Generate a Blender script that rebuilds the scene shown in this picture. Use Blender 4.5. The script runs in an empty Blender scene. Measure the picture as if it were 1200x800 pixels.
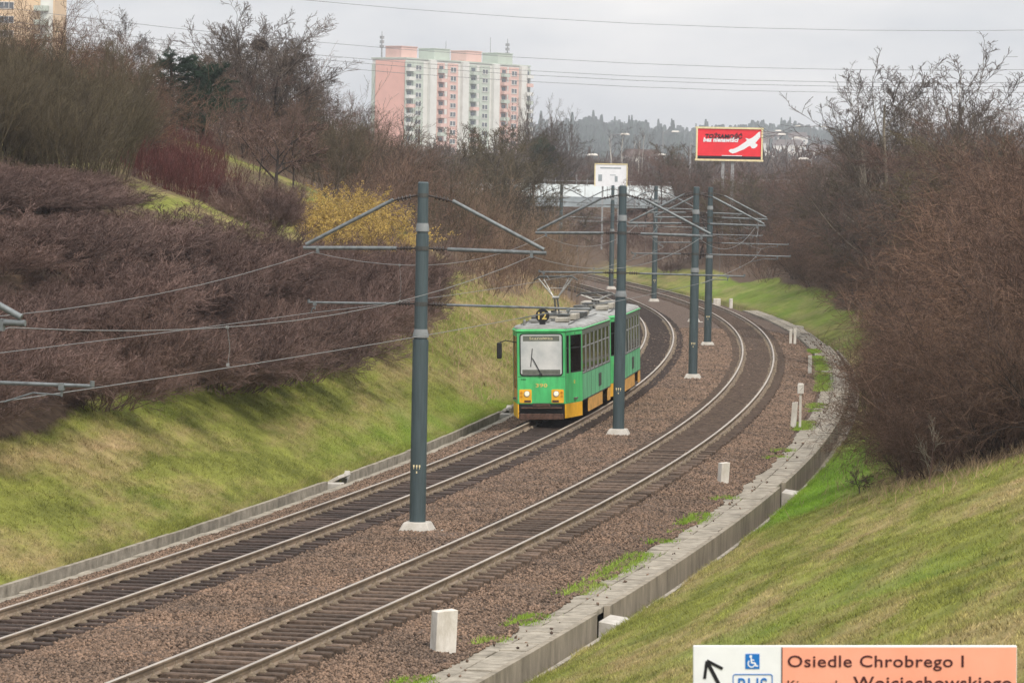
import bpy, bmesh, math, random
import numpy as np
from mathutils import Matrix, Vector, Euler

random.seed(5)
C = bpy.context.scene.collection
R_ = math.radians

# ------------------------------------------------------------------ camera numbers (the lens stands at 0,0,8.1)
F, H, ROLL = 4400.0, 8.1, R_(1.05)
PITCH = math.atan((400 - 215.0) / F)

def at(px, py, Y):
    """the place at depth Y on the line of sight through a spot of the 1200x800 photo"""
    u, v = px - 600.0, py - 400.0
    a = u * math.cos(ROLL) + v * math.sin(ROLL)
    b = -u * math.sin(ROLL) + v * math.cos(ROLL)
    dy = math.cos(PITCH) - b / F * math.sin(PITCH)
    dz = -math.sin(PITCH) - b / F * math.cos(PITCH)
    t = Y / dy
    return a / F * t, Y, H + dz * t

# ------------------------------------------------------------------ plan of the line: x = c(y), d = offset across
COEF = [9.892312326127023, 8.025608513804977, -11.99105596821717, -1.55990494253928,
        -2.575457657256484, 1.3767986778183747, 2.039161669021092]

def cs(Y):
    Y = np.asarray(Y, float)
    y = np.clip(Y, 45, 312)
    t = (y - 190) / 140
    c = sum(a * t ** k for k, a in enumerate(COEF))
    s = sum(k * a * t ** (k - 1) / 140 for k, a in enumerate(COEF) if k)
    hi = np.maximum(Y - 312, 0); hi2 = np.minimum(hi, 250); lo = np.minimum(Y - 45, 0)
    c = c + s * (hi + lo) - .0003 * hi2 ** 2 - .0006 * 250 * (hi - hi2)
    return c, s - .0006 * hi2

def xy(d, Y):
    c, s = cs(Y)
    return c + d * np.sqrt(1 + s * s)

def dof(X, Y):
    c, s = cs(Y)
    return (X - c) / np.sqrt(1 + s * s)

def heading(Y):
    return -math.atan(float(cs(Y)[1]))            # rotation about z that turns +y along the line

PD = [-400, -60, -30, -28, -17.3, -6.05, -6.03, 7.18, 7.2, 24, 32, 400]
PZ = [11, 11.5, 10.8, 10.4, 6.4, -.47, -1.4, -1.4, -.69, 6.0, 7, 7]

def ss(a, b, x):
    t = np.clip((x - a) / (b - a), 0, 1)
    return t * t * (3 - 2 * t)

_rs = np.random.RandomState(11)
_lat = _rs.rand(64, 64)

def vnoise(x, y):
    x = np.asarray(x, float); y = np.asarray(y, float)
    xi = np.floor(x).astype(int); yi = np.floor(y).astype(int)
    fx = x - xi; fy = y - yi
    fx = fx * fx * (3 - 2 * fx); fy = fy * fy * (3 - 2 * fy)
    g = lambda i, j: _lat[i % 64, j % 64]
    return ((g(xi, yi) * (1 - fx) + g(xi + 1, yi) * fx) * (1 - fy) +
            (g(xi, yi + 1) * (1 - fx) + g(xi + 1, yi + 1) * fx) * fy) * 2 - 1

def hgt(d, Y, lumps=True):
    d = np.asarray(d, float); Y = np.asarray(Y, float) + 0 * d
    z = np.interp(d, PD, PZ)
    f = ss(440, 560, Y)
    z = z * (1 - f) + 5.6 * f
    hillx = d / np.maximum(Y, 1)
    hill = ss(1700, 3300, Y) * (50 + 9 * vnoise(hillx * 40 + 3, Y / 900)) * (1 - .22 * ss(.03, .09, hillx))
    z = z + hill
    if lumps:
        m = np.maximum(ss(7.3, 9, d), ss(-6.2, -8, d))
        z = z + m * (.10 * vnoise(d * .35, Y * .28) + .05 * vnoise(d * 1.1 + 9, Y * .8) + .03 * vnoise(d * 3.1, Y * 2.7))
    return z

def hit(px, py, y0=60., y1=3000.):
    """where the line of sight through a photo spot meets the ground"""
    Y = np.concatenate([np.arange(y0, 400, .5), np.arange(400, y1, 4.)]); dx, _, dz = at(px, py, 1.0)
    g = (H + (dz - H) * Y) - hgt(dof(dx * Y, Y), Y, False)
    i = int(np.argmax(g <= 0)) if (g <= 0).any() else len(Y) - 1
    return dx * Y[i], float(Y[i])

def zat(X, Y):
    return float(hgt(dof(X, Y), Y))

# ------------------------------------------------------------------ object helpers
def tag(o, label=None, cat=None, group=None, kind=None):
    if label: o['label'] = label
    if cat: o['category'] = cat
    if group: o['group'] = group
    if kind: o['kind'] = kind
    return o

def empty(name, loc=(0, 0, 0), rz=0.0, **k):
    o = bpy.data.objects.new(name, None)
    o.empty_display_size = .3
    o.location = loc; o.rotation_euler = (0, 0, rz)
    C.objects.link(o)
    return tag(o, **k)

def link(name, me, parent=None, world=False):
    o = bpy.data.objects.new(name, me)
    C.objects.link(o)
    if parent:
        o.parent = parent
        if world:                                   # mesh is written in world coordinates
            o.matrix_parent_inverse = parent.matrix_basis.inverted()
    return o

def copy_tree(o, parent=None):
    c = o.copy(); C.objects.link(c)
    if parent: c.parent = parent
    for ch in list(KIDS.get(o.name, ())):
        copy_tree(ch, c)
    return c

KIDS = {}
def register(root):
    """remember the children of a prototype (and theirs) so that copying stays fast"""
    for ch in root.children:
        KIDS.setdefault(root.name, []).append(ch)
        register(ch)

class MB:
    def __init__(s): s.v = []; s.f = []; s.m = []
    def add(s, vs, fs, mi=0):
        n = len(s.v); s.v += [tuple(v) for v in vs]
        s.f += [tuple(i + n for i in f) for f in fs]; s.m += [mi] * len(fs)
    def box(s, c, sz, mi=0, rot=None, taper=1.0, top=None):
        x, y, z = sz[0] / 2, sz[1] / 2, sz[2] / 2
        t = taper
        vs = [(-x, -y, -z), (x, -y, -z), (x, y, -z), (-x, y, -z), (-x * t, -y * t, z), (x * t, -y * t, z), (x * t, y * t, z), (-x * t, y * t, z)]
        if rot is not None: vs = [rot @ Vector(v) for v in vs]
        vs = [(v[0] + c[0], v[1] + c[1], v[2] + c[2]) for v in vs]
        s.add(vs, [(3, 2, 1, 0), (4, 5, 6, 7), (0, 1, 5, 4), (1, 2, 6, 5), (2, 3, 7, 6), (3, 0, 4, 7)], mi)
    def tube(s, p0, p1, r0, r1=None, n=10, mi=0, caps=True):
        r1 = r0 if r1 is None else r1
        p0 = Vector(p0); p1 = Vector(p1); a = (p1 - p0).normalized()
        ref = Vector((0, 0, 1)) if abs(a.z) < .9 else Vector((1, 0, 0))
        u = a.cross(ref).normalized(); w = a.cross(u)
        vs = []
        for p, r in ((p0, r0), (p1, r1)):
            for k in range(n):
                t = 2 * math.pi * k / n
                vs.append(p + u * (r * math.cos(t)) + w * (r * math.sin(t)))
        fs = [(k, n + k, n + (k + 1) % n, (k + 1) % n) for k in range(n)]
        if caps: fs += [tuple(range(n)), tuple(range(2 * n - 1, n - 1, -1))]
        s.add(vs, fs, mi)
    def path(s, pts, r, n=6, mi=0):
        for a, b in zip(pts[:-1], pts[1:]): s.tube(a, b, r, r, n, mi)
    def lathe(s, c, prof, n=16, mi=0):
        vs = []; k = len(prof)
        for r, z in prof:
            for i in range(n):
                t = 2 * math.pi * i / n
                vs.append((c[0] + r * math.cos(t), c[1] + r * math.sin(t), c[2] + z))
        fs = []
        for j in range(k - 1):
            for i in range(n):
                fs.append((j * n + i, j * n + (i + 1) % n, (j + 1) * n + (i + 1) % n, (j + 1) * n + i))
        fs += [tuple(range(n - 1, -1, -1)), tuple(range((k - 1) * n, k * n))]
        s.add(vs, fs, mi)
    def prism(s, poly, y0, y1, mi=0):
        """polygon in x,z extruded along y"""
        n = len(poly)
        vs = [(p[0], y0, p[1]) for p in poly] + [(p[0], y1, p[1]) for p in poly]
        fs = [tuple(range(n)), tuple(range(2 * n - 1, n - 1, -1))] + [(i, n + i, n + (i + 1) % n, (i + 1) % n) for i in range(n)]
        s.add(vs, fs, mi)
    def mesh(s, name, mats, bevel=0, smooth=False):
        me = bpy.data.meshes.new(name)
        me.from_pydata(s.v, [], s.f)
        for m in (mats if isinstance(mats, (list, tuple)) else [mats]): me.materials.append(m)
        me.polygons.foreach_set('material_index', s.m)
        bm = bmesh.new(); bm.from_mesh(me)
        bmesh.ops.recalc_face_normals(bm, faces=bm.faces)
        if bevel:
            bmesh.ops.bevel(bm, geom=[e for e in bm.edges if len(e.link_faces) == 2 and e.calc_face_angle(0) > .6],
                            offset=bevel, segments=1, affect='EDGES', clamp_overlap=True)
        bm.to_mesh(me); bm.free()
        if smooth:
            me.polygons.foreach_set('use_smooth', [True] * len(me.polygons))
            try: me.set_sharp_from_angle(angle=R_(40))
            except Exception: pass
        return me
    def build(s, name, mats, parent=None, bevel=0, smooth=False, world=False):
        return link(name, s.mesh(name, mats, bevel, smooth), parent, world)

def raw_mesh(name, verts, loops, nper, mats):
    """big mesh straight from arrays; every face has nper corners"""
    me = bpy.data.meshes.new(name)
    nf = len(loops) // nper
    me.vertices.add(len(verts)); me.vertices.foreach_set('co', np.ascontiguousarray(verts, np.float32).ravel())
    me.loops.add(len(loops)); me.loops.foreach_set('vertex_index', np.ascontiguousarray(loops, np.int32))
    me.polygons.add(nf)
    me.polygons.foreach_set('loop_start', np.arange(0, nf * nper, nper, dtype=np.int32))
    for m in (mats if isinstance(mats, (list, tuple)) else [mats]): me.materials.append(m)
    me.update(calc_edges=True)
    return me

# ------------------------------------------------------------------ materials
def mat(name, col, rough=.7, var=.15, scale=6.0, metal=0.0, col2=None, bump=0.0, bscale=40.0, spec=.3, island=0.0, objrand=0.0, stretch=None, detail=6):
    m = bpy.data.materials.new(name); m.use_nodes = True
    nt = m.node_tree; N = nt.nodes; L = nt.links
    b = N['Principled BSDF']
    b.inputs['Roughness'].default_value = rough; b.inputs['Metallic'].default_value = metal
    b.inputs['Specular IOR Level'].default_value = spec
    tc = N.new('ShaderNodeTexCoord'); src = tc.outputs['Object']
    if stretch:
        mp = N.new('ShaderNodeMapping'); mp.inputs['Scale'].default_value = stretch
        L.new(src, mp.inputs['Vector']); src = mp.outputs['Vector']
    n = N.new('ShaderNodeTexNoise'); n.inputs['Scale'].default_value = scale; n.inputs['Detail'].default_value = detail
    n.inputs['Roughness'].default_value = .65
    L.new(src, n.inputs['Vector'])
    r = N.new('ShaderNodeValToRGB')
    c2 = col2 or tuple(c * (1 - var * 2) for c in col)
    c1 = col if col2 else tuple(min(1, c * (1 + var)) for c in col)
    r.color_ramp.elements[0].position = .32; r.color_ramp.elements[0].color = (*c2, 1)
    r.color_ramp.elements[1].position = .68; r.color_ramp.elements[1].color = (*c1, 1)
    L.new(n.outputs['Fac'], r.inputs['Fac'])
    out = r.outputs['Color']
    for amt, sock in ((island, 'i'), (objrand, 'o')):
        if amt:
            if sock == 'i': g = N.new('ShaderNodeNewGeometry').outputs['Random Per Island']
            else: g = N.new('ShaderNodeObjectInfo').outputs['Random']
            mr = N.new('ShaderNodeMapRange'); mr.inputs['To Min'].default_value = 1 - amt; mr.inputs['To Max'].default_value = 1 + amt
            L.new(g, mr.inputs['Value'])
            hs = N.new('ShaderNodeHueSaturation'); L.new(out, hs.inputs['Color']); L.new(mr.outputs['Result'], hs.inputs['Value'])
            out = hs.outputs['Color']
    L.new(out, b.inputs['Base Color'])
    if bump:
        n2 = N.new('ShaderNodeTexNoise'); n2.inputs['Scale'].default_value = bscale; n2.inputs['Detail'].default_value = 8
        L.new(src, n2.inputs['Vector'])
        bp = N.new('ShaderNodeBump'); bp.inputs['Strength'].default_value = bump; bp.inputs['Distance'].default_value = .05
        L.new(n2.outputs['Fac'], bp.inputs['Height']); L.new(bp.outputs['Normal'], b.inputs['Normal'])
    return m

def glass_mat(name, tint=(.8, .85, .83), rough=.02):
    m = bpy.data.materials.new(name); m.use_nodes = True
    nt = m.node_tree; N = nt.nodes; L = nt.links; N.remove(N['Principled BSDF'])
    t = N.new('ShaderNodeBsdfTransparent'); t.inputs['Color'].default_value = (*tint, 1)
    g = N.new('ShaderNodeBsdfGlossy'); g.inputs['Roughness'].default_value = rough
    fr = N.new('ShaderNodeFresnel'); fr.inputs['IOR'].default_value = 1.5
    nz = N.new('ShaderNodeTexNoise'); nz.inputs['Scale'].default_value = .8
    tc = N.new('ShaderNodeTexCoord'); L.new(tc.outputs['Object'], nz.inputs['Vector'])
    bp = N.new('ShaderNodeBump'); bp.inputs['Strength'].default_value = .03; L.new(nz.outputs['Fac'], bp.inputs['Height'])
    L.new(bp.outputs['Normal'], g.inputs['Normal'])
    x = N.new('ShaderNodeMixShader'); L.new(fr.outputs[0], x.inputs[0]); L.new(t.outputs[0], x.inputs[1]); L.new(g.outputs[0], x.inputs[2])
    L.new(x.outputs[0], N['Material Output'].inputs['Surface'])
    return m

M = {}
M['rail'] = mat('rail_steel', (.235, .180, .130), .6, .25, 3.0, .15, stretch=(1, .3, 1), spec=.4)
M['railtop'] = mat('rail_running_surface', (.44, .39, .335), .46, .12, 2.0, .4, stretch=(1, .1, 1))
M['sleeper'] = mat('sleeper_timber', (.060, .043, .036), .85, .3, 5.0, bump=.4, bscale=30, objrand=.35)
M['sleeper_worn'] = mat('weathered_sleeper_timber', (.115, .082, .062), .88, .3, 5.0, bump=.4, bscale=30, objrand=.4)
M['clip'] = mat('clip_steel', (.26, .21, .155), .7, .3, 20, .1)
M['stone'] = mat('ballast_stone', (.195, .130, .091), .9, .3, .35, island=.7, col2=(.115, .083, .063))
M['ballast'] = mat('ballast_bed', (.135, .096, .074), .95, .55, 9, bump=1.0, bscale=22)
M['concrete'] = mat('weathered_concrete', (.38, .345, .285), .9, .22, 2.6, bump=.3, bscale=18, col2=(.165, .148, .118), objrand=.1)
M['concrete_dark'] = mat('stained_concrete', (.335, .295, .235), .9, .25, 2.4, bump=.3, bscale=18, col2=(.165, .146, .112), stretch=(1, 1, .35))
M['concrete_pale'] = mat('pale_concrete', (.52, .50, .465), .85, .12, 3, bump=.2, bscale=30, col2=(.36, .34, .30))
M['whitewash'] = mat('white_painted_concrete', (.72, .70, .66), .8, .1, 3.5, bump=.2, bscale=25, col2=(.46, .43, .375), stretch=(1, 1, .5))
M['pole'] = mat('pole_paint', (.066, .096, .108), .5, .2, 4.0, spec=.4, objrand=.1, stretch=(5, 5, .35), col2=(.045, .066, .074))
M['polegrey'] = mat('pole_band', (.22, .24, .25), .5, .1, 5)
M['galv'] = mat('galvanised_tube', (.17, .19, .20), .5, .2, 6, .3)
M['insul'] = mat('insulator_brown', (.045, .035, .032), .35, .2, 9)
M['wire'] = mat('overhead_wire', (.24, .25, .25), .5, .1, 4, .3)
M['hvwire'] = mat('power_wire', (.22, .22, .23), .6, .1, 1)
M['green'] = mat('tram_green', (.085, .56, .185), .38, .14, 2.2, spec=.5, stretch=(2, 2, .5))
M['green2'] = mat('tram_side_green', (.15, .50, .26), .5, .2, 2.6, spec=.4, stretch=(2, 2, .4))
M['yellow'] = mat('tram_yellow', (.88, .47, .03), .4, .1, 2, spec=.4)
M['orange2'] = mat('tram_side_panel_yellow', (.68, .38, .11), .5, .18, 2.5)
M['black'] = mat('black_rubber', (.018, .018, .02), .6, .2, 8)
M['darkgrey'] = mat('dark_grey_paint', (.065, .068, .066), .5, .15, 4)
M['bandgrey'] = mat('window_band_grey', (.15, .165, .14), .5, .15, 4)
M['roofgrey'] = mat('tram_roof_paint', (.36, .37, .36), .65, .12, 1.6, col2=(.17, .17, .16))
M['boxgrey'] = mat('roof_box_paint', (.36, .34, .29), .6, .2, 4)
M['interior'] = mat('tram_interior', (.16, .15, .13), .8, .15, 3)
M['seat'] = mat('seat_fabric', (.10, .045, .03), .9, .2, 8)
M['glass'] = glass_mat('window_glass')
M['glare_pane'] = mat('windscreen_painted_glare', (.72, .73, .73), .06, .10, .9, spec=.8, col2=(.42, .46, .48))  # opaque pane; sky glare on the glass is painted as its pale colour
M['steel'] = mat('bare_steel', (.42, .42, .40), .4, .2, 6, .6)
M['redbrown'] = mat('rust_brown', (.10, .055, .04), .8, .3, 8)
M['lampglass'] = bpy.data.materials.new('headlight_lens'); M['lampglass'].use_nodes = True
_b = M['lampglass'].node_tree.nodes['Principled BSDF']; _b.inputs['Base Color'].default_value = (.9, .87, .75, 1); _b.inputs['Roughness'].default_value = .15
_b.inputs['Emission Color'].default_value = (1, .82, .5, 1); _b.inputs['Emission Strength'].default_value = .22
M['amber'] = mat('amber_lens', (.70, .30, .03), .25, .1, 5)
M['red_sign'] = mat('billboard_red', (.78, .028, .045), .5, .06, 1.0)
M['white'] = mat('white_vinyl', (.78, .81, .85), .5, .04, 2)
M['ink'] = mat('black_print', (.012, .012, .016), .5, .1, 3)
M['sign_orange'] = mat('salmon_sign_sheet', (.86, .33, .22), .45, .08, .8, col2=(.84, .42, .31))
M['ink_brown'] = mat('dark_brown_print', (.07, .018, .022), .5, .1, 3)
M['blue'] = mat('blue_sign_sheet', (.012, .17, .56), .45, .06, 3)
M['frame_yellow'] = mat('yellow_frame', (.72, .56, .16), .5, .1, 3)
M['cream'] = mat('cream_print', (.75, .66, .40), .5, .1, 3)
M['sage'] = mat('sage_render', (.46, .52, .46), .85, .06, .3)
M['pinkr'] = mat('pink_render', (.66, .45, .40), .85, .06, .3)
M['gable'] = mat('salmon_render', (.78, .45, .38), .85, .05, .2)
M['offwhite'] = mat('offwhite_render', (.66, .67, .64), .85, .05, .3)
M['tanr'] = mat('tan_render', (.66, .50, .33), .85, .05, .2)
M['pane'] = mat('dark_pane', (.09, .11, .13), .15, .3, .6, spec=.6)
M['rooftile'] = mat('roof_tile', (.17, .12, .105), .8, .2, 1)
M['housewhite'] = mat('house_render', (.70, .68, .64), .85, .06, .4)
M['alu'] = mat('pale_aluminium_panel', (.50, .56, .58), .45, .08, .5, .0, spec=.5)
M['bluegrey'] = mat('bluegrey_panel', (.30, .35, .38), .6, .1, .6)
M['lampgrey'] = mat('lamp_post_paint', (.30, .31, .32), .5, .1, 2)

def twig(name, c1, c2, rough=.85, objrand=.22, island=.35, scale=.35):
    return mat(name, c1, rough, .2, scale, col2=c2, objrand=objrand, island=island, spec=.15, detail=3)

M['tw_thicket'] = twig('thicket_twigs', (.190, .126, .107), (.104, .069, .061))
M['tw_right'] = twig('bank_shrub_twigs', (.190, .120, .086), (.088, .058, .046), island=.7)
M['tw_rust'] = twig('rusty_twigs', (.165, .098, .062), (.10, .062, .045), island=.5)
M['tw_olive'] = twig('olive_twigs', (.128, .104, .062), (.078, .064, .044))
M['tw_red'] = twig('red_stems', (.125, .040, .036), (.085, .032, .030))
M['tw_grey'] = twig('grey_twigs', (.135, .108, .090), (.088, .070, .060))
M['tw_pink'] = twig('pinkish_twigs', (.155, .100, .082), (.10, .066, .057))
M['tw_pale'] = twig('pale_bark', (.27, .24, .19), (.16, .14, .11))
M['tw_birch'] = twig('birch_bark', (.62, .60, .56), (.40, .385, .35))
M['tw_dark'] = twig('dark_bark', (.055, .044, .039), (.032, .027, .025))
M['tw_tan'] = twig('tan_stems', (.27, .195, .13), (.19, .13, .09))
M['straw'] = twig('dry_stalks', (.40, .30, .17), (.27, .19, .11))
M['flower'] = twig('yellow_blossom', (.58, .42, .12), (.42, .30, .09))
M['needle'] = twig('pine_needles', (.035, .062, .036), (.018, .036, .024))
M['mist'] = twig('ivy_leaf', (.055, .07, .03), (.03, .04, .02))
M['nest'] = twig('nest_sticks', (.06, .045, .04), (.04, .03, .028))
M['conifer'] = twig('far_conifer', (.045, .065, .05), (.025, .042, .036))
M['farwood'] = twig('far_bare_wood', (.12, .10, .09), (.085, .07, .068))

# ground: grass, straw patches, leaf litter under the shrubs (attribute 'litter' is where leaves lie)
def ground_material(name, blades=False):
    m = bpy.data.materials.new(name); m.use_nodes = True
    nt = m.node_tree; N = nt.nodes; L = nt.links; b = N['Principled BSDF']
    b.inputs['Roughness'].default_value = .95; b.inputs['Specular IOR Level'].default_value = .1
    geo = N.new('ShaderNodeNewGeometry')
    at_ = N.new('ShaderNodeAttribute'); at_.attribute_name = 'uvw'     # (d, along, litter)
    sep = N.new('ShaderNodeSeparateXYZ'); L.new(at_.outputs['Vector'], sep.inputs[0])
    def noise(scale, stretch=(1, 1, 1), detail=5, src=at_.outputs['Vector'], rough=.6):
        mp = N.new('ShaderNodeMapping'); mp.inputs['Scale'].default_value = stretch
        L.new(src, mp.inputs['Vector'])
        n = N.new('ShaderNodeTexNoise'); n.inputs['Scale'].default_value = scale; n.inputs['Detail'].default_value = detail
        n.inputs['Roughness'].default_value = rough
        L.new(mp.outputs[0], n.inputs['Vector']); return n.outputs['Fac']
    def ramp(f, a, ca, bb, cb):
        r = N.new('ShaderNodeValToRGB'); r.color_ramp.elements[0].position = a; r.color_ramp.elements[0].color = (*ca, 1)
        r.color_ramp.elements[1].position = bb; r.color_ramp.elements[1].color = (*cb, 1); L.new(f, r.inputs['Fac']); return r.outputs['Color']
    def mix(f, a, c):
        x = N.new('ShaderNodeMix'); x.data_type = 'RGBA'
        L.new(f, x.inputs['Factor']); L.new(a, x.inputs['A']); L.new(c, x.inputs['B']); return x.outputs['Result']
    green = ramp(noise(.9, (1, .5, 0)), .35, (.124, .138, .030), .65, (.224, .242, .054))
    straw = ramp(noise(3.0, (1, .6, 0)), .3, (.27, .195, .095), .7, (.42, .32, .175))
    f1 = N.new('ShaderNodeMapRange'); f1.inputs['From Min'].default_value = .46; f1.inputs['From Max'].default_value = .70
    L.new(noise(.30, (1.6, .30, 0), 7, rough=.7), f1.inputs['Value'])
    col = mix(f1.outputs['Result'], green, straw)
    tu = N.new('ShaderNodeMapRange'); tu.inputs['From Min'].default_value = .3; tu.inputs['From Max'].default_value = .7; tu.inputs['To Min'].default_value = .62; tu.inputs['To Max'].default_value = 1.28
    L.new(noise(2.6, (1, .55, 0), 8, rough=.75), tu.inputs['Value'])
    th = N.new('ShaderNodeHueSaturation'); L.new(tu.outputs[0], th.inputs['Value']); L.new(col, th.inputs['Color']); col = th.outputs['Color']
    lush = N.new('ShaderNodeMapRange'); lush.inputs['From Min'].default_value = .58; lush.inputs['From Max'].default_value = .72
    L.new(noise(.11, (1, .5, 0), 3), lush.inputs['Value'])
    lg = N.new('ShaderNodeRGB'); lg.outputs[0].default_value = (.120, .215, .024, 1)
    lm = N.new('ShaderNodeMath'); lm.operation = 'MULTIPLY'; lm.inputs[1].default_value = .7; L.new(lush.outputs[0], lm.inputs[0])
    col = mix(lm.outputs[0], col, lg.outputs[0])
    la = N.new('ShaderNodeAttribute'); la.attribute_name = 'lush'
    l2 = N.new('ShaderNodeRGB'); l2.outputs[0].default_value = (.135, .265, .018, 1)
    col = mix(la.outputs['Fac'], col, l2.outputs[0])
    litter = ramp(noise(2.4, (1, 1, 0), 8), .3, (.075, .052, .038), .7, (.155, .108, .075))
    if blades:
        hs = N.new('ShaderNodeHueSaturation'); mr = N.new('ShaderNodeMapRange')
        mr.inputs['To Min'].default_value = .65; mr.inputs['To Max'].default_value = 1.5
        L.new(geo.outputs['Random Per Island'], mr.inputs['Value']); L.new(mr.outputs[0], hs.inputs['Value']); L.new(col, hs.inputs['Color'])
        col = hs.outputs['Color']
    ed = N.new('ShaderNodeMath'); ed.operation = 'ADD'
    nn = N.new('ShaderNodeMapRange'); nn.inputs['To Min'].default_value = -.35; nn.inputs['To Max'].default_value = .35
    L.new(noise(1.3, (1, 1, 0), 6), nn.inputs['Value']); L.new(nn.outputs[0], ed.inputs[0]); L.new(sep.outputs['Z'], ed.inputs[1])
    lf = N.new('ShaderNodeMapRange'); lf.inputs['From Min'].default_value = .35; lf.inputs['From Max'].default_value = .65
    L.new(ed.outputs[0], lf.inputs['Value'])
    col = mix(lf.outputs[0], col, litter)
    if not blades:
        fine = N.new('ShaderNodeMapRange'); fine.inputs['To Min'].default_value = .55; fine.inputs['To Max'].default_value = 1.35
        L.new(noise(9, (1, .7, 0), 8, rough=.8), fine.inputs['Value'])
        hs = N.new('ShaderNodeHueSaturation'); L.new(fine.outputs[0], hs.inputs['Value']); L.new(col, hs.inputs['Color']); col = hs.outputs['Color']
        bp = N.new('ShaderNodeBump'); bp.inputs['Strength'].default_value = .8; bp.inputs['Distance'].default_value = .06
        L.new(noise(7, (1, .7, 0), 8), bp.inputs['Height']); L.new(bp.outputs['Normal'], b.inputs['Normal'])
    L.new(col, b.inputs['Base Color'])
    return m
M['ground'] = ground_material('ground_cover'); M['blade'] = ground_material('grass_blades', True)

def litter_of(d, Y):
    """1 where leaves lie under the shrubs, 0 on the mown banks"""
    wob = 1.2 * vnoise(Y * .12, d * .1)
    left = ss(-9.7 + wob * .4, -10.6 + wob * .4, d) * (1 - ss(148, 165, Y) * ss(-17.5, -14, d)) * ss(np.where(Y < 132, -18, -15.4) - 1.5, np.where(Y < 132, -18, -15.4), d)
    left = np.maximum(left, ss(185, 205, Y) * ss(-9, -11, d)); left = np.maximum(left, .62 * ss(-17, -18, d) * (1 - ss(136, 142, Y))); left = np.maximum(left, .60 * ss(-18.5, -20, d) * ss(142, 150, Y) * (1 - ss(185, 200, Y)))
    edge = np.where(Y < 96, 14.5 - (Y - 80) * .25, 10.2)
    right = ss(edge + wob, edge + 1.5 + wob, d) * ss(78, 88, Y)
    right = np.maximum(right, .55 * ss(128, 150, Y) * ss(7.2, 8.2, d) * (1 - ss(195, 215, Y)))
    far = ss(330, 400, Y)
    return np.clip(np.maximum(np.maximum(left, right), far * .8), 0, 1)

def lush_of(d, Y):
    """damp spots where the grass is fresh green"""
    n = .5 + .5 * vnoise(d * .9, Y * .35)
    a = ss(93, 99, Y) * (1 - ss(118, 132, Y)) * ss(10.6, 8.6, d) * ss(7, 7.4, d)
    b = ss(225, 240, Y) * (1 - ss(300, 330, Y)) * ss(12.5, 10, d) * ss(7, 8, d) * (.4 + .6 * n)
    c = ss(105, 120, Y) * (1 - ss(142, 150, Y)) * ss(-8, -6.6, d) * (d < 0) * n
    return np.clip(a + b + .7 * c, 0, 1) * np.where(Y > 200, .5, .85)

# ------------------------------------------------------------------ ground sheet
def build_ground():
    ds = np.unique(np.concatenate([np.linspace(-400, -70, 14), np.arange(-66, -34, 3.), np.arange(-34, -6.2, .45), [-6.05, -6.03, -3, 0, 3, 7.18, 7.2, 7.6],
                                   np.arange(8, 34, .45), np.arange(36, 70, 4.), np.linspace(74, 400, 14)]))
    Ys = np.concatenate([np.arange(-40, 25, 5.), np.arange(25, 130, .6), np.arange(130, 300, 1.2), np.arange(300, 620, 5.), np.arange(620, 1400, 40.), np.arange(1400, 4300, 100.)])
    D, Y = np.meshgrid(ds, Ys)
    Z = hgt(D, Y)
    sc = np.maximum(1, Y / 700)
    X = xy(D * sc, Y)
    Zs = np.where(sc > 1, hgt(D * sc, Y), Z)
    nY, nD = D.shape
    V = np.stack([X, Y, Zs], -1).reshape(-1, 3)
    i = np.arange(nY - 1)[:, None] * nD + np.arange(nD - 1)[None]
    loops = np.stack([i, i + 1, i + nD + 1, i + nD], -1).reshape(-1)
    me = raw_mesh('ground', V, loops, 4, M['ground'])
    a = me.attributes.new('uvw', 'FLOAT_VECTOR', 'POINT')
    a.data.foreach_set('vector', np.stack([D, Y, litter_of(D, Y)], -1).reshape(-1).astype(np.float32))
    a = me.attributes.new('lush', 'FLOAT', 'POINT'); a.data.foreach_set('value', lush_of(D, Y).reshape(-1).astype(np.float32))
    me.polygons.foreach_set('use_smooth', [True] * len(me.polygons))
    tag(link('ground', me), kind='structure')
build_ground()

def sweep(mb, prof, Ys, mi=0, closed=True, mis=None, wob=0):
    n = len(prof); base = len(mb.v)
    for Y in Ys:
        for d, z in prof:
            w = wob * float(vnoise(d * 2.3, Y * 1.7)) if wob else 0
            mb.v.append((float(xy(d, Y)), float(Y), z + w))
    for j in range(len(Ys) - 1):
        for k in range(n if closed else n - 1):
            k2 = (k + 1) % n
            mb.f.append((base + j * n + k, base + j * n + k2, base + (j + 1) * n + k2, base + (j + 1) * n + k))
            mb.m.append(mis[k] if mis else mi)
    if closed:
        mb.f.append(tuple(base + k for k in range(n))); mb.m.append(mi)
        e = base + (len(Ys) - 1) * n
        mb.f.append(tuple(e + k for k in range(n))); mb.m.append(mi)

# ------------------------------------------------------------------ ballast bed
BED = [(-5.32, -.9), (-5.3, -.56), (-4.6, -.43), (-4.05, -.30), (-3.2, -.262), (-1.3, -.255), (-.8, -.20), (.8, -.20), (1.3, -.255), (3.2, -.265), (4.05, -.31), (4.6, -.39), (5.6, -.57), (5.62, -.9)]
def bed_z(d): return np.interp(d, [p[0] for p in BED], [p[1] for p in BED])
mb = MB(); sweep(mb, BED, list(np.arange(38, 150, .7)) + list(np.arange(150, 440, 3.)), closed=False, wob=.03)
tag(mb.build('ballast_bed', M['ballast'], smooth=True), kind='structure')

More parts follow.
